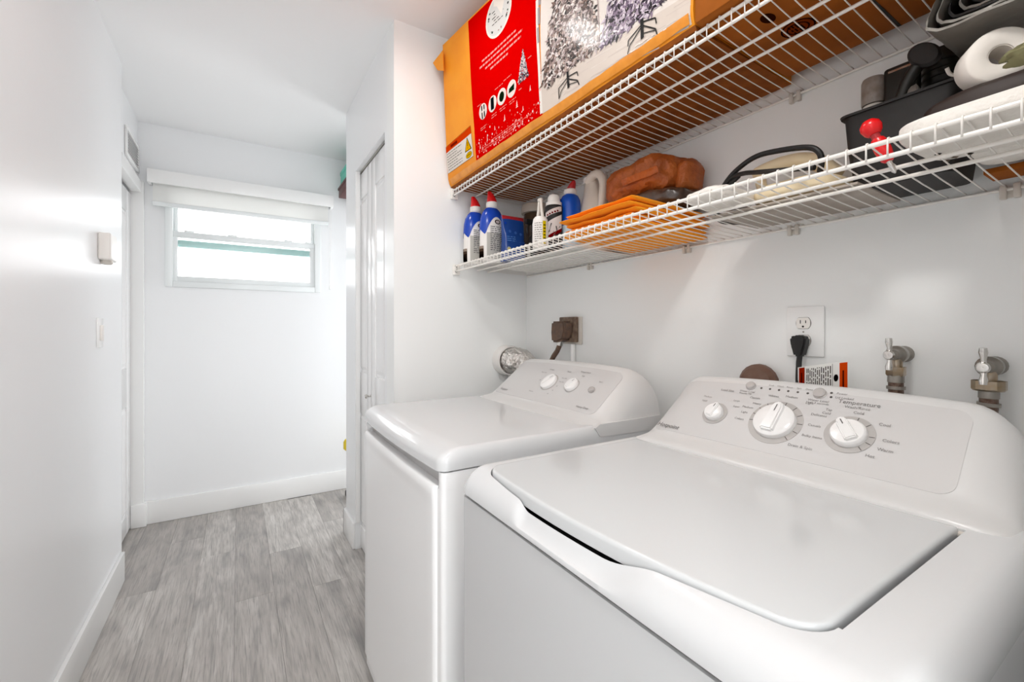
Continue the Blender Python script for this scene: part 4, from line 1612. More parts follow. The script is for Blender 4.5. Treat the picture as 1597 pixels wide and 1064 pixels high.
def DKS(x):
    return DK(x) + .0018


def revolve(bm, prof, x, y, z, sx=1, sy=1, rz=0, n=28, cap=True):
    lathe(bm, prof, at(x, y, z, rz), n, sx, sy, cap)


def blob(center, rad, p=2.6, amp=.08, freq=3.0, seed=0, nu=40, nv=26, flat=True, ridge=True, iso=0):
    bm = nb()
    cx, cy, cz = center
    sg = lambda v, e: math.copysign(abs(v) ** e, v)
    e = 2 / p
    rings = []
    off = Vector((seed * 7.3, seed * 3.1, seed * 1.7))
    for j in range(nv + 1):
        th = -math.pi / 2 + math.pi * j / nv
        ring = []
        for i in range(nu):
            ph = 2 * math.pi * i / nu
            d = Vector((sg(math.cos(th), e) * sg(math.cos(ph), e), sg(math.cos(th), e) * sg(math.sin(ph), e), sg(math.sin(th), e)))
            q = noise.noise(d * freq + off)
            if ridge:
                q = .5 * q + .7 * (.35 - abs(noise.noise(d * freq * 1.9 + off * 2)))
            k = 1 + amp * q
            v = Vector((cx + rad[0] * d.x * k, cy + rad[1] * d.y * k, cz + rad[2] * d.z * k))
            if iso:
                b0 = Vector((cx + rad[0] * d.x, cy + rad[1] * d.y, cz + rad[2] * d.z))
                q = .8 * noise.noise(b0 * freq + off) + .7 * (.3 - abs(noise.noise(b0 * freq * 1.7 + off * 2))) + .35 * (.3 - abs(noise.noise(b0 * freq * 4.1 + off)))
                dn = Vector((d.x, d.y, d.z)).normalized()
                v = b0 + dn * q * iso
            if flat:
                v.z = max(v.z, cz - rad[2])
            ring.append(bm.verts.new(v))
            if j in (0, nv):
                break
        rings.append(ring)
    for j in range(nv):
        a, c = rings[j], rings[j + 1]
        for i in range(nu):
            i2 = (i + 1) % nu
            if len(a) == 1:
                bm.faces.new((a[0], c[i2], c[i]))
            elif len(c) == 1:
                bm.faces.new((a[i], a[i2], c[0]))
            else:
                bm.faces.new((a[i], a[i2], c[i2], c[i]))
    return bm


def curve_pts(pts, n=6):
    """Catmull-Rom through points"""
    P = [Vector(p) for p in pts]
    out = []
    for i in range(len(P) - 1):
        a, bb, c, d = P[max(i - 1, 0)], P[i], P[i + 1], P[min(i + 2, len(P) - 1)]
        for k in range(n):
            t = k / n
            out.append(.5 * ((2 * bb) + (c - a) * t + (2 * a - 5 * bb + 4 * c - d) * t * t + (3 * bb - a - 3 * c + d) * t ** 3))
    out.append(P[-1])
    return out


def surf_text(body, size, a0, b0, F, m, parent, shear=0.0, lift=.0006):
    cu = bpy.data.curves.new('txt', 'FONT')
    cu.body, cu.size, cu.align_x, cu.align_y, cu.shear, cu.resolution_u = body, size, 'CENTER', 'CENTER', shear, 3
    to = bpy.data.objects.new('txt', cu)
    COL.objects.link(to)
    me = bpy.data.meshes.new_from_object(to.evaluated_get(bpy.context.evaluated_depsgraph_get()))
    bpy.data.objects.remove(to)
    bm = bmesh.new()
    bm.from_mesh(me)
    for v in bm.verts:
        v.co = F(a0 + v.co.x, b0 + v.co.y, lift)
    return obj('lettering', bm, m, parent, 0, recalc=False)


def toilet_bottle(x, y, rz, label):
    z = DK(x)
    t = thing('cleaner_bottle', label, 'bottle', (x, y, z), 'toilet cleaner bottles on the lower shelf')
    sx, sy = 1.12, .72
    body = [(.002, 0), (.042, 0), (.048, .004), (.0495, .02), (.0500, .06), (.0498, .13), (.048, .165), (.043, .190), (.033, .211), (.020, .224), (.015, .230), (.002, .230)]
    bm = nb()
    revolve(bm, body, x, y, z, sx, sy, rz)
    part('body', bm, M['whiteplastic'], t)
    R = lambda hh: interp(hh, [p[1] for p in body[2:]], [p[0] for p in body[2:]])
    ca, sa = math.cos(rz), math.sin(rz)

    def F(a, hh, l):
        r = R(hh) + l
        px, py = math.cos(a) * r * sx, math.sin(a) * r * sy
        return Vector((x + px * ca - py * sa, y + px * sa + py * ca, z + hh))
    # blue sleeve over the shoulder, its lower edge arched around the label
    bm = nb()
    A = lin_s(0, 2 * math.pi, 56)

    def low(a):
        d = abs(((a - 1.5 * math.pi + math.pi) % (2 * math.pi)) - math.pi)
        return .110 + .072 * max(0, 1 - (d / .95) ** 2) if d < .95 else .110 + .02 * max(0, 1 - (abs(d - 1.57) / .5))
    grid(bm, lambda a, s: F(a, low(a) + (.2225 - low(a)) * s, .0012), A, lin_s(0, 1, 10))
    part('shoulder_sleeve', bm, M['blueshrink'], t, 'glossy blue shoulder')
    K = Ink(F)
    a0, a1 = 1.5 * math.pi - .85, 1.5 * math.pi + .85
    for i in range(12):
        u0, u1 = a0 + (a1 - a0) * i / 12, a0 + (a1 - a0) * (i + 1) / 12
        for j in range(5):
            K.rect(u0, u1, .012 + .021 * j, .012 + .021 * (j + 1), '#DEDCD9', .0008)
    rn = random.Random(int(y * 1000))
    K.ell(1.5 * math.pi + .05, .162, .26, .0095, '#5A1F28', .0016, 16)
    K.ell(1.5 * math.pi + .05, .162, .18, .0060, '#E3DCDC', .0019, 14)
    for i in range(13):
        hh = .140 - i * .0078
        u = 1.5 * math.pi - .55
        while u < 1.5 * math.pi + .60:
            e = u + rn.uniform(.12, .4)
            K.rect(u, min(e, 1.5 * math.pi + .64), hh, hh + .0026, '#8D8B92', .0014)
            u = e + .07
    K.rect(1.5 * math.pi + .28, 1.5 * math.pi + .62, .020, .046, '#6E6A6C', .0016)
    # dark picture low on the narrow side
    for i in range(5):
        u = math.pi - .42 + .17 * i
        for j, cc in enumerate(('#2B211D', '#3A2C25', '#5A4A40', '#8C7C70', '#C7BEB6')):
            K.rect(u, u + .17, .008 + .011 * j, .008 + .011 * (j + 1), cc, .0014)
    K.done('label_print', t)
    lean = Vector((.02, -.006, 0))
    bm = nb()
    pz = [(.0185, .222), (.0235, .228), (.0235, .246), (.0155, .250), (.002, .250)]
    revolve(bm, pz, x, y, z)
    part('collar', bm, M['whiteplastic'], t, 'white neck collar')
    bm = nb()
    revolve(bm, [(.002, .246), (.0215, .246), (.0205, .256), (.0160, .272), (.0105, .286), (.0070, .291), (.001, .292)], x, y, z, 1, .9, rz, 20)
    for v in bm.verts:
        k = max(0, (v.co.z - z - .246) / .05)
        v.co += Vector((-.012, .004, 0)) * k * k
    part('cap', bm, M['redplastic'], t, 'red angled spout cap')
    return t


toilet_bottle(.858, 1.672, .12, 'white and blue toilet cleaner bottle with red cap, the rear one by the wall')
toilet_bottle(.880, 1.568, .12, 'white and blue toilet cleaner bottle with red cap, standing in front of its twin')

# navy pouch
px, py, pz = .932, 1.486, DKS(.932)
t = thing('detergent_pouch', 'dark blue pouch with a red top strip beside the toilet cleaner bottles', 'pouch', (px, py, pz))


def pouch(u, v):
    k = (1 - v) ** .6
    dep = .027 * k + .0025
    a = u * 2 * math.pi
    w_ = .052 * (1 - .08 * (1 - abs(2 * v - 1)))
    sgp = lambda q: math.copysign(abs(q) ** .55, q)
    n_ = .003 * noise.noise(Vector((u * 9, v * 6, 1)))
    return Vector((px + sgp(math.cos(a)) * w_, py + sgp(math.sin(a)) * (dep + n_) + .008 * v, pz + .180 * v))


bm = nb()
g = grid(bm, pouch, lin_s(0, 1, 40), lin_s(0, 1, 12))
bm.faces.new([r[0] for r in g[:-1]])
bmesh.ops.remove_doubles(bm, verts=bm.verts, dist=.0003)
part('film', bm, M['navy'], t, smooth_deg=50)
bm = nb()
box(bm, px - .050, px + .050, py + .001, py + .014, pz + .168, pz + .183, .002)
part('zip_strip', bm, M['darkred'], t, 'red zip strip along the top')


def PF(a, hh, l):
    v = hh / .180
    return Vector((px + a, py - .027 * (1 - v) ** .6 - .0058 + .008 * v - l, pz + hh))


K = Ink(PF)
for i in range(5):
    K.words(.012, .040, .040 + .009 * i, .003, '#6F96CE', .0010, rnd)
for i in range(3):
    K.words(-.042, .0, .080 + .008 * i, .003, '#9EC0E6', .0010, rnd)
K.done('pouch_print', t)
for a, hh, r, cc in ((-.036, .045, .010, '#D8D9CC'), (-.036, .045, .005, '#E9D98A'), (-.026, .118, .006, '#7FA4D6'), (.000, .114, .006, '#7FA4D6'), (.024, .110, .006, '#7FA4D6'), (-.042, .15, .005, '#3C86D6')):
    K = Ink(PF)
    K.ell(a, hh, r, r, cc, .0010 + (.012 - r) * .04, 14)
    K.done('print_disc', t)

# black nozzle bottle
x, y = 1.012, 1.452
z = DKS(x)
t = thing('spray_bottle', 'small black bottle with a pointed nozzle right of the blue pouch', 'bottle', (x, y, z))
bm = nb()
revolve(bm, [(.002, 0), (.026, 0), (.028, .006), (.027, .085), (.022, .108), (.012, .122), (.010, .132), (.001, .132)], x, y, z, 1, .8)
part('body', bm, M['blackmatte'], t)
bm = nb()
revolve(bm, [(.013, .130), (.014, .150), (.010, .165), (.002, .168)], x, y, z)
box(bm, x - .045, x + .012, y - .008, y + .008, z + .156, z + .176, .004)
tube(bm, [(x - .028, y, z + .158), (x - .036, y, z + .140), (x - .034, y, z + .120)], .004, 8)
part('trigger_head', bm, M['black'], t)
bm = nb()
box(bm, x - .030, x - .0275, y - .010, y + .010, z + .02, z + .075, .001)
part('label_print', bm, M['clip'], t)

# jar with grey lid
x, y = 1.098, 1.566
z = DKS(x)
t = thing('lidded_jar', 'brown jar with a wide grey lid at the back corner of the lower shelf', 'jar', (x, y, z))
bm = nb()
revolve(bm, [(.002, 0), (.050, 0), (.056, .006), (.058, .05), (.058, .205), (.054, .225), (.050, .240), (.002, .240)], x, y, z)
part('body', bm, M['jar'], t)
bm = nb()
revolve(bm, [(.050, .238), (.0625, .240), (.0640, .244), (.0625, .268), (.060, .276), (.055, .278), (.002, .279)], x, y, z, n=40)
part('lid', bm, M['greylid'], t)

# white bottle with pale twin nozzle
x, y = .868, 1.212
z = DK(x)
t = thing('squeeze_bottle', 'narrow white bottle with a yellow stripe and pale forked nozzle, at the shelf front', 'bottle', (x, y, z))
bm = nb()
revolve(bm, [(.002, 0), (.022, 0), (.026, .004), (.027, .02), (.0268, .085), (.024, .100), (.018, .108), (.002, .108)], x, y, z)
part('body', bm, M['whiteplastic'], t)
bm = nb()
tube(bm, [(x, y + .014, z + .104), (x, y + .009, z + .135), (x, y + .005, z + .168)], [.0065, .0055, .0045], 10)
tube(bm, [(x - .002, y - .016, z + .104), (x - .002, y - .010, z + .135), (x - .001, y - .004, z + .166)], [.0060, .0050, .0045], 10)
box(bm, x - .006, x + .006, y - .008, y + .010, z + .160, z + .172, .003)
part('forked_nozzle', bm, M['clip'], t, 'pale grey forked nozzle')
CF = lambda r: (lambda a, hh, l: Vector((x + math.cos(a) * (r + l), y + math.sin(a) * (r + l), z + hh)))
K = Ink(CF(.0270))
aC = math.atan2(-y, -x)
for i in range(3):
    K.rect(aC + .30 + .15 * i, aC + .30 + .15 * (i + 1), .014, .090, '#EBDD3A', .0008)
for i in range(9):
    u = aC - .75
    while u < aC + .2:
        e = u + rnd.uniform(.12, .35)
        K.rect(u, min(e, aC + .24), .022 + .0075 * i, .0240 + .0075 * i, '#A9A3A0', .0008)
        u = e + .08
for i in range(5):
    K.rect(aC + .38, aC + .68, .03 + .011 * i, .034 + .011 * i, '#8D861F', .0012)
K.done('label_print', t)

# black aerosol can
x, y = .945, 1.238
z = DKS(x)
t = thing('aerosol_can', 'black aerosol can with a white cap and red band, beside the blue bottle', 'can', (x, y, z))
bm = nb()
revolve(bm, [(.002, 0), (.0300, 0), (.0315, .003), (.0305, .006), (.0305, .158), (.0315, .161), (.028, .168), (.018, .176), (.002, .176)], x, y, z, n=36)
part('body', bm, M['blackmatte'], t)
bm = nb()
revolve(bm, [(.0265, .160), (.0285, .166), (.0285, .178), (.0225, .181), (.0220, .196), (.017, .205), (.002, .207)], x, y, z)
part('cap', bm, M['whiteplastic'], t, 'white stepped cap')
CF2 = lambda a, hh, l: Vector((x + math.cos(aC2 + a / .0305) * (.0306 + l), y + math.sin(aC2 + a / .0305) * (.0306 + l), z + hh))
aC2 = math.atan2(-y, -x) - .05
K = Ink(CF2)
for i in range(10):
    u0, u1 = -.034 + .0068 * i, -.034 + .0068 * (i + 1)
    f = lambda u: .122 + .35 * (u + .034)
    K.quad((u0, f(u0)), (u1, f(u1)), (u1, f(u1) + .018), (u0, f(u0) + .018), '#EDE6E4', .0006)
    f2 = lambda u: .050 + .5 * (u + .034)
    K.quad((u0, f2(u0) - .006), (u1, f2(u1) - .006), (u1, f2(u1) + .050), (u0, f2(u0) + .050), '#F1ECEA', .0006)
    K.quad((u0, f2(u0) - .010), (u1, f2(u1) - .010), (u1, f2(u1) + .002), (u0, f2(u0) + .002), '#B21E2B', .0008)
for i in range(5):
    K.rect(-.024 + .009 * i, -.018 + .009 * i, .1285 + .0032 * i, .1345 + .0032 * i, '#B21E2B', .0009)
for i in range(3):
    K.rect(-.02 + .004 * i, .02, .016 + .008 * i, .019 + .008 * i, '#C9C3C0', .0009)
K.done('label_print', t)
surf_text('Ly', .046, .000, .084, CF2, M['inkdark'], t, .3, .0011)

# blue bottle with red cap
x, y = 1.013, 1.230
z = DKS(x)
t = thing('cleaner_bottle', 'bright blue bottle with white collar and red cap next to the white jug', 'bottle', (x, y, z))
bm = nb()
revolve(bm, [(.002, 0), (.034, 0), (.038, .004), (.0385, .02), (.0385, .110), (.002, .110)], x, y, z, 1, .9)
part('body', bm, M['paleblue'], t, 'pale blue lower body')
bm = nb()
revolve(bm, [(.0388, .105), (.0392, .112), (.0392, .185), (.037, .200), (.030, .214), (.020, .221), (.002, .222)], x, y, z, 1, .9)
part('shoulder_sleeve', bm, M['blueplastic'], t, 'glossy blue upper body')
bm = nb()
revolve(bm, [(.020, .219), (.0235, .222), (.0225, .236), (.018, .240), (.002, .240)], x, y, z)
part('collar', bm, M['whiteplastic'], t)
bm = nb()
revolve(bm, [(.002, .236), (.0175, .236), (.0165, .244), (.012, .258), (.006, .268), (.001, .269)], x, y, z, 1, .85)
for v in bm.verts:
    k = max(0, (v.co.z - z - .236) / .03)
    v.co += Vector((.004, -.014, 0)) * k
part('cap', bm, M['darkred'], t, 'red spout cap')
# can behind with black top
x, y = 1.085, 1.395
z = DKS(x)
t = thing('aerosol_can', 'tall can with a black cap behind the white capped aerosol', 'can', (x, y, z))
bm = nb()
revolve(bm, [(.002, 0), (.028, 0), (.030, .004), (.029, .19), (.020, .205), (.002, .206)], x, y, z)
part('body', bm, M['greylid'], t)
bm = nb()
revolve(bm, [(.022, .200), (.024, .206), (.023, .245), (.016, .258), (.002, .260)], x, y, z)
part('cap', bm, M['black'], t, 'black cap')

# jug
x, y = 1.090, 1.180
z = DKS(x)
t = thing('plastic_jug', 'milky white plastic jug with a loop handle behind the orange cloths', 'jug', (x, y, z))
bm = nb()
revolve(bm, [(.002, 0), (.050, 0), (.056, .006), (.057, .03), (.057, .150), (.053, .175), (.046, .200), (.037, .225), (.029, .250), (.025, .268), (.025, .285), (.002, .286)], x, y, z, 1.0, 1.05)
for v in bm.verts:
    k = max(0, (v.co.z - z - .17) / .115)
    v.co.y += .026 * min(1, k) ** 1.2
part('body', bm, M['jug'], t)
bm = nb()
hp = curve_pts([(x - .012, y + .024, z + .272), (x - .018, y - .004, z + .288), (x - .022, y - .040, z + .282), (x - .024, y - .062, z + .250), (x - .026, y - .064, z + .205), (x - .022, y - .052, z + .160)], 6)
tube(bm, hp, [.017 - .003 * math.sin(math.pi * i / (len(hp) - 1)) for i in range(len(hp))], 14)
part('handle', bm, M['jug'], t)
bm = nb()
revolve(bm, [(.026, .268), (.028, .270), (.028, .288), (.025, .292), (.002, .293)], x, y + .026, z)
part('cap', bm, M['whiteplastic'], t)

# white sheet under the bottles
bm = nb()
g = grid(bm, lambda a, bb: Vector((a, bb, DK(a) + .0014 + .0003 * noise.noise(Vector((a * 20, bb * 20, 3))))), lin_s(.915, 1.166, 10), lin_s(1.085, 1.64, 20))
r_ = bmesh.ops.extrude_face_region(bm, geom=bm.faces[:])
for e in r_['geom']:
    if isinstance(e, bmesh.types.BMVert):
        e.co.z -= .0010
sh = obj('plastic_sheet', bm, M['sheet'], None, 40, (1.04, 1.36, 1.445))
tag(sh, 'flat white plastic sheet lying under the cleaning bottles', 'sheet')

# folded orange cloths
names = ['topmost', 'second from the top', 'third from the top', 'fourth from the top', 'lowest']
zc = [1.463 + .0105 * i for i in range(6)]
rc = random.Random(5)
for i in range(5):
    z0 = 1.4645 + i * .0135
    y0, y1 = .782 + rc.uniform(-.006, .006), 1.062 + rc.uniform(-.022, .012)
    x0, x1 = .842 + rc.uniform(-.008, .010), 1.163
    hgt = .0125
    t = thing('folded_cloth', 'bright orange folded cloth, %s in the stack on the lower shelf' % names[4 - i], 'cloth', ((x0 + x1) / 2, (y0 + y1) / 2, z0), 'orange folded cloths')

    def clothf(a, s, x0=x0, x1=x1, z0=z0, i=i, y0=y0, y1=y1):
        # closed rounded section across x, swept along y
        n_ = 12
        c = s / n_ * 2 * math.pi
        hw = (x1 - x0) / 2
        sx = math.copysign(min(1, abs(math.cos(c)) ** .25), math.cos(c))
        sz = math.copysign(abs(math.sin(c)) ** .8, math.sin(c))
        edge = min(1, min(a - y0, y1 - a) / .006 + .35)
        wob = .0030 * noise.noise(Vector((a * 16, i * 3.7, 1))) * (1 if i > 0 else 0)
        lift = .0040 * max(0, (a - .99) / .07) * (i / 4) + wob
        drop = 0
        X = (x0 + x1) / 2 + sx * hw * (.985 + .015 * edge) + .004 * noise.noise(Vector((a * 22, i * 5.1, 7)))
        sl = -.020 * min(1, max(0, (X - .80) / .371)) * max(0, 1 - i / 9)
        return Vector((X, a, z0 + hgt / 2 + sz * hgt / 2 * edge + lift + sl))
    bm = nb()
    g = grid(bm, clothf, [y0, y0 + .003] + lin_s(y0 + .006, y1 - .006, 26) + [y1 - .003, y1], list(range(12)))
    for r0, r1 in zip(g, g[1:]):
        bm.faces.new((r0[-1], r1[-1], r1[0], r0[0]))
    bm.faces.new(g[0])
    bm.faces.new(g[-1][::-1])
    part('cloth', bm, M['orange'], t, smooth_deg=60)
    bm = nb()
    tube(bm, [clothf(q, 6, ) + Vector((-.0005, 0, 0)) for q in lin_s(y0 + .008, y1 - .008, 20)], .0007, 5)
    part('hem', bm, M['orange'], t)

# dark plastic bag and brown paper parcel on top
t = thing('plastic_bag', 'crumpled dark see-through bag under the brown paper parcel', 'bag', (1.08, .93, 1.528))
part('bag', blob((1.080, .925, 1.560), (.084, .150, .028), 4.0, 0, 22, 4, 60, 30, iso=.014), M['darkbag'], t, smooth_deg=180)
t = thing('paper_parcel', 'crumpled brown paper parcel lying on the dark bag', 'parcel', (1.08, .92, 1.61))
bm = blob((1.080, .940, 1.640), (.084, .125, .052), 4.2, 0, 11, 9, 72, 44, iso=.022)
part('wrapping', bm, M['brownpaper'], t, smooth_deg=22)
bm = nb()
g = grid(bm, lambda a, s: Vector((.986 + .004 * noise.noise(Vector((a * 30, s, 4))) - .010 * s, a, 1.618 + .016 * s + .10 * (.94 - a) * .2)), lin_s(.815, .95, 16), lin_s(0, 1, 4))
r_ = bmesh.ops.extrude_face_region(bm, geom=bm.faces[:])
for e in r_['geom']:
    if isinstance(e, bmesh.types.BMVert):
        e.co += Vector((.004, 0, .002))
part('folded_edge', bm, M['brownpaper'], t)
bm = blob((1.10, .805, 1.625), (.045, .030, .044), 3, 0, 20, 2, 30, 20, iso=.012)
part('twisted_end', bm, M['brownpaper'], t, smooth_deg=38)

# beige appliance with black cord, white wrapper and flat carton
bm = nb()
box(bm, .955, 1.160, .345, .640, 1.4500, 1.4545, .001)
fc = obj('flat_carton', bm, mat('grey_board', '#B9AFA5', 0.6, vary=(12, '#A4978B')), None, 35, (1.06, .49, 1.452))
tag(fc, 'flat grey board lying under the beige appliance and black cord', 'cardboard')
t = thing('hand_steamer', 'beige plastic appliance with a long handle and looped black cord on the lower shelf', 'appliance', (1.05, .48, 1.456))
steamer = t
bm = blob((1.030, .470, 1.477), (.085, .085, .021), 3.2, .03, 2, 1, 40, 24, ridge=False)
part('body', bm, M['beige'], t)
bm = nb()
hp = curve_pts([(1.075, .600, 1.560), (1.078, .57, 1.568), (1.082, .53, 1.572), (1.086, .49, 1.566), (1.085, .455, 1.545), (1.078, .43, 1.515)], 6)
tube(bm, hp, [.012, .016, .018, .018, .018] + [.018] * (len(hp) - 7) + [.019, .020], 16)
part('handle', bm, M['beige'], t)
bm = nb()
tube(bm, curve_pts([(1.075, .585, 1.556), (1.06, .575, 1.53), (1.05, .56, 1.50)], 5), .012, 12)
part('trigger_neck', bm, M['beige'], t)
t = thing('plastic_wrapper', 'crumpled white plastic wrapper beside the black cord on the lower shelf', 'wrapper', (.92, .575, 1.458))
part('film', blob((.910, .585, 1.474), (.075, .050, .0140), 4.0, 0, 26, 6, 50, 24, iso=.008), M['wool'], t, smooth_deg=50)
bm = nb()
tube(bm, curve_pts([(1.02, .60, 1.4595), (1.00, .648, 1.466), (.995, .645, 1.505), (.99, .622, 1.535), (.985, .590, 1.557), (.985, .545, 1.573), (.985, .49, 1.568), (.985, .440, 1.556), (.985, .4205, 1.540), (.99, .418, 1.522), (1.0, .425, 1.505)], 6), .0058, 10)
part('power_cord', bm, M['blackrubber'], steamer, 'looped black power cord')
bm = nb()
tube(bm, curve_pts([(.990, .640, 1.515), (.985, .605, 1.541), (.975, .57, 1.540), (.960, .53, 1.528), (.940, .48, 1.512), (.925, .43, 1.498), (.92, .40, 1.49)], 6), .0052, 10)
tube(bm, curve_pts([(.985, .585, 1.541), (.985, .61, 1.525), (.99, .64, 1.503), (.995, .650, 1.48)], 6), .0050, 10)
part('power_cord', bm, M['blackrubber'], steamer, 'looped black power cord')
bm = nb()
tube(bm, curve_pts([(1.0, .652, 1.462), (1.05, .665, 1.4595), (1.10, .64, 1.4595), (1.12, .58, 1.4595), (1.09, .53, 1.4595), (1.03, .545, 1.4605), (1.02, .61, 1.4605), (1.07, .645, 1.470), (1.12, .62, 1.4700), (1.10, .54, 1.4700)], 6), .0056, 10)
part('power_cord', bm, M['blackrubber'], steamer, 'coiled black power cord')

# black bin
t = thing('storage_bin', 'open black plastic bin on the lower shelf filled with odds and ends', 'bin', (1.085, .326, 1.449))
bx0, bx1, by0, by1, bz0, bz1 = 1.003, 1.160, .222, .388, 1.4535, 1.600
fl_ = .010


def bin_ring(dx, z):
    r = .016
    pts = []
    for cx, cy, a0 in ((bx1 + dx - r, by1 + dx - r, 0), (bx0 - dx + r, by1 + dx - r, 90), (bx0 - dx + r, by0 - dx + r, 180), (bx1 + dx - r, by0 - dx + r, 270)):
        for k in range(5):
            a = math.radians(a0 + 22.5 * k)
            pts.append(Vector((cx + r * math.cos(a), cy + r * math.sin(a), z)))
    return pts


bm = nb()
rings = [[bm.verts.new(p) for p in bin_ring(d, z)] for d, z in ((-.014, bz0), (-.012, bz0 + .004), (-.004, 1.53), (.0, bz1 - .004), (.005, bz1 - .004), (.006, bz1), (.002, bz1 + .001), (-.003, bz1 - .004), (-.007, 1.53), (-.015, bz0 + .006))]
for a, c in zip(rings, rings[1:]):
    for k in range(len(a)):
        bm.faces.new((a[k], a[(k + 1) % len(a)], c[(k + 1) % len(a)], c[k]))
bm.faces.new(rings[0][::-1])
bm.faces.new(rings[-1])
part('tub', bm, M['blackmatte'], t)
# things in the bin
t = thing('capped_can', 'narrow can with a worn grey cap standing in the black bin', 'can', (1.082, .363, 1.462))
bm = nb()
revolve(bm, [(.002, 0), (.0175, 0), (.0175, .170), (.002, .172)], 1.080, .363, 1.462)
part('body', bm, M['clip'], t)
bm = nb()
revolve(bm, [(.0195, .172), (.0205, .176), (.0200, .218), (.018, .224), (.002, .225)], 1.080, .363, 1.462, n=24)
part('cap', bm, M['greycap'], t, 'scuffed grey cap')
t = thing('black_case', 'upright flat black case leaning in the bin behind the paddle', 'case', (1.072, .312, 1.462))
bm = nb()
box(bm, 1.060, 1.082, .290, .342, 1.464, 1.688, .006, 3)
part('shell', bm, M['black'], t)
bm = nb()
box(bm, 1.0592, 1.0604, .300, .334, 1.676, 1.680)
part('bright_edge', bm, M['chrome'], t)
t = thing('hair_brush', 'black paddle shaped brush sticking up from the bin', 'brush', (1.03, .29, 1.464))
bm = nb()
tube(bm, curve_pts([(1.035, .330, 1.470), (1.033, .318, 1.56), (1.030, .300, 1.625), (1.027, .283, 1.655)], 5), [.009] * 8 + [.010] * 8, 12)
part('handle', bm, M['black'], t)
bm = nb()
lathe(bm, [(.002, -.008), (.018, -.008), (.022, -.003), (.022, .003), (.018, .008), (.002, .008)], frame((1.026, .272, 1.668), (.1, -.75, .65), (0, .65, .75)), 24, .85, 1.25)
part('paddle', bm, M['blackmatte'], t)
t = thing('foil_packet', 'crinkled silver packet standing in the bin behind the paddle brush', 'packet', (1.030, .288, 1.466))
bm = blob((1.030, .288, 1.545), (.009, .012, .078), 3.0, .10, 4, 3, 24, 18)
part('packet', bm, M['silver'], t, smooth_deg=30)
t = thing('ribbed_tool', 'black ribbed hand tool standing in the bin, right of the paddle brush', 'tool', (1.113, .268, 1.462))
bm = nb()
lathe(bm, [(.002, 0), (.014, 0), (.017, .08), (.021, .14), (.030, .175), (.031, .205), (.031, .228), (.026, .240), (.002, .242)], at(1.113, .268, 1.4625), 24, 1, 1)
bd_ = part('housing', bm, M['black'], t)
for i in range(5):
    bm = nb()
    rr = interp(.163 + i * .013, [.14, .175, .205, .228], [.021, .030, .031, .031])
    lathe(bm, [(rr - .001, 0), (rr + .0022, .0015), (rr + .0022, .0045), (rr - .001, .006)], at(1.113, .268, 1.4625 + .160 + i * .013), 24)
    part('rib', bm, M['blackmatte'], bd_)
bm = nb()
tube(bm, curve_pts([(1.012, .216, 1.616), (1.003, .222, 1.603), (.996, .232, 1.606), (.990, .235, 1.616)], 5), .0028, 8)
part('grey_lead', bm, M['clip'], t, 'thin grey lead')

# red screwdriver poking through the wires
t = thing('screwdriver', 'red handled screwdriver stuck down through the wires in front of the bin', 'screwdriver', (.868, .278, 1.478))
d0 = Vector((.862, .2945, 1.512))
d1 = Vector((.872, .262, 1.420))
ax = (d1 - d0).normalized()
Ux = ax.cross(Vector((0, 0, 1))).normalized()
Vx = ax.cross(Ux)
mt = frame(d0, Ux, Vx, ax)
bm = nb()
lathe(bm, [(.001, -.010), (.008, -.009), (.0135, -.003), (.0145, .004), (.0120, .012), (.0085, .016), (.001, .017)], mt, 20)
part('knob', bm, M['redplastic'], t)
bm = nb()
lathe(bm, [(.0070, .015), (.0062, .019), (.0062, .024), (.0080, .026)], mt, 16)
part('neck', bm, M['darkred'], t, 'dark waist under the knob')
bm = nb()
lathe(bm, [(.001, .024), (.0085, .025), (.0105, .030), (.0110, .045), (.0090, .062), (.0060, .066), (.001, .067)], mt, 18)
part('grip', bm, M['redplastic'], t)
bm = nb()
lathe(bm, [(.0035, .064), (.0035, .084), (.001, .088)], mt, 12)
part('shank', bm, M['chrome'], t)

# white bag at the front right
t = thing('rag_bag', 'stuffed white perforated bag bulging at the right end of the lower shelf', 'bag', (.90, .08, 1.461))
bm = blob((.906, .146, 1.4740), (.092, .108, .0125), 6.0, .05, 2.4, 8, 64, 30)
for v in bm.verts:
    k = max(0, min(1, (.25 - v.co.y) / .3))
    if v.co.z > 1.4745:
        v.co.z += .004 * k
part('bag', bm, M['wool'], t, smooth_deg=180)
part('bag_corner', blob((1.040, .126, 1.4735), (.052, .086, .0120), 6.0, .04, 2.4, 3, 40, 20), M['wool'], t, smooth_deg=180)
K = Ink(lambda a, bb, l: Vector((a, bb, 1.4618 - l)))
for a, bb in ((.935, .232), (.950, .222), (.962, .236), (.975, .222), (.985, .234), (.955, .205), (.975, .205)):
    K.face([(a - .007, bb), (a, bb - .005), (a + .007, bb), (a, bb + .005)], rnd.choice(['#8A837C', '#B5AEA6', '#6E6862']), .0006)
K.done('grey_marks', t, M['print'], 'small grey diamond prints under the bag')
bm = nb()
box(bm, 1.096, 1.160, .040, .214, 1.4530, 1.462, .001)
tag(obj('brown_card', bm, M['cardbrown'], None, 35, (1.09, .02, 1.453)), 'small brown card lying on the wires at the far right', 'cardboard')
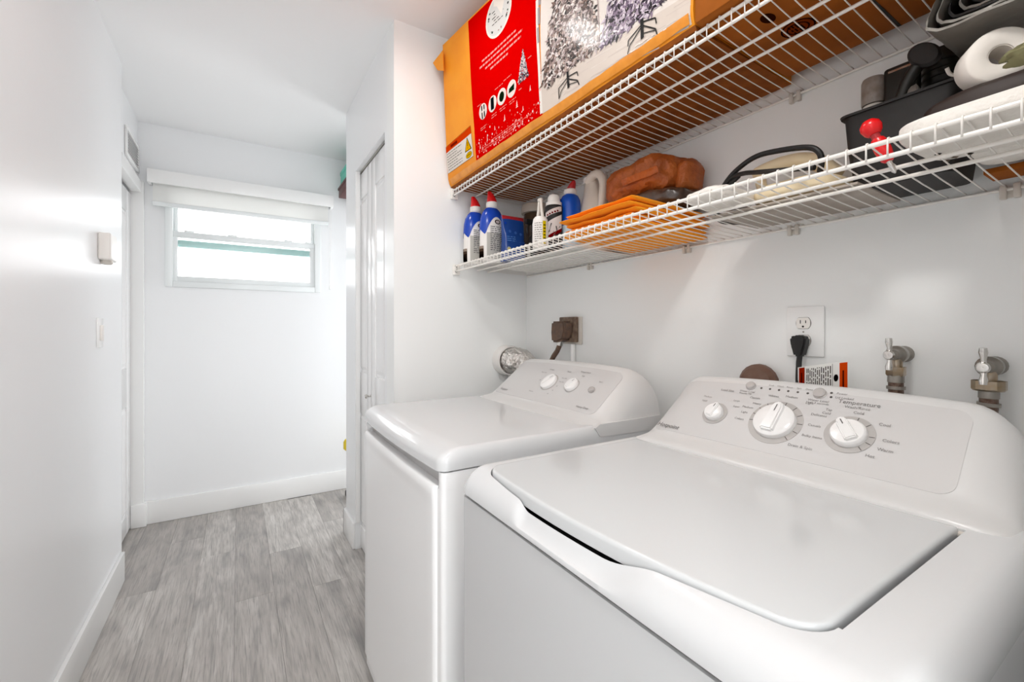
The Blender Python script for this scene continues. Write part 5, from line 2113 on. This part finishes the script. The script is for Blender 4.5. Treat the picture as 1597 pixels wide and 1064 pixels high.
# dark pouch behind the bag with the roll on it
t = thing('dark_pouch', 'dark brown soft pouch lying on the white bag under the white roll', 'pouch', (.962, .15, 1.487))
bm = blob((.955, .152, 1.520), (.036, .102, .033), 2.8, .08, 2.4, 5, 40, 24)
part('pouch', bm, M['darkleather'], t, smooth_deg=180)
t = thing('foam_roll', 'white roll with a round hole standing on the dark brown pouch', 'roll', (.955, .145, 1.54))
bm = nb()
cr = Vector((.958, .176, 1.586))
axr = Vector((-.85, -.50, -.06)).normalized()
Ur = axr.cross(Vector((0, 0, 1))).normalized()
Vr = Ur.cross(axr) * -1
mt = frame(cr, Ur, axr.cross(Ur), axr)
lathe(bm, [(.0145, .021), (.0165, .0225), (.0355, .0225), (.0385, .019), (.0385, -.019), (.0355, -.0225), (.0165, -.0225), (.0145, -.021), (.0145, .021)], mt, 48, cap=False)
part('wound_layers', bm, M['rollwhite'], t, smooth_deg=50)
bm = nb()
lathe(bm, [(.0144, .020), (.0130, .020), (.0130, -.020), (.0144, -.020)], mt, 32, cap=False)
part('core', bm, M['clip'], t)
t = thing('olive_rag', 'crumpled olive green rag lying on the white bag at the right edge', 'rag', (.875, .11, 1.53))
part('rag', blob((.872, .112, 1.545), (.022, .038, .012), 2.4, .4, 3.5, 12, 28, 18), M['greencloth'], t, smooth_deg=60)
# folded tarp on top
t = thing('folded_tarp', 'folded grey silver tarp hanging over the things at the top right', 'tarp', (1.0, .10, 1.69))
for i in range(6):
    bm = nb()
    q = .0105 * i
    path = curve_pts([(.205 - q * .7, 1.745), (.224 - q * .8, 1.700 + q * .3), (.239 - q * .9, 1.664 + q * .9), (.236 - q, 1.648 + q * .9), (.214 - q, 1.640 + q), (.150 - q, 1.640 + q), (.110 - q * .6, 1.642 + q), (.048, 1.645 + q)], 5)

    def tf(k, s, i=i, path=path):
        p = path[k]
        return Vector((.908 + .012 * i + s * (.16 - .012 * i) + .004 * noise.noise(Vector((p[0] * 25, i * 3, s * 4))), p[0] + .002 * noise.noise(Vector((s * 9, k * .4, i))), p[1] + .002 * noise.noise(Vector((k * .5, s * 8, i * 2))) + .010 * s))
    grid(bm, tf, list(range(len(path))), lin_s(0, 1, 7))
    r_ = bmesh.ops.extrude_face_region(bm, geom=bm.faces[:])
    for e in r_['geom']:
        if isinstance(e, bmesh.types.BMVert):
            e.co += Vector((0, -.0022, .0035))
    part('fold', bm, M['blackmatte'] if i in (2, 4) else M['silver'], t, 'dark fold painted as shade between layers' if i in (2, 4) else None, 60)  # two folds coloured black as the shade between layers
bm = nb()
box(bm, .898, .915, .145, .172, 1.705, 1.725, .003)
box(bm, .900, .912, .05, .16, 1.710, 1.716, .002)
part('strap_buckle', bm, M['clip'], t, 'pale strap with a buckle')
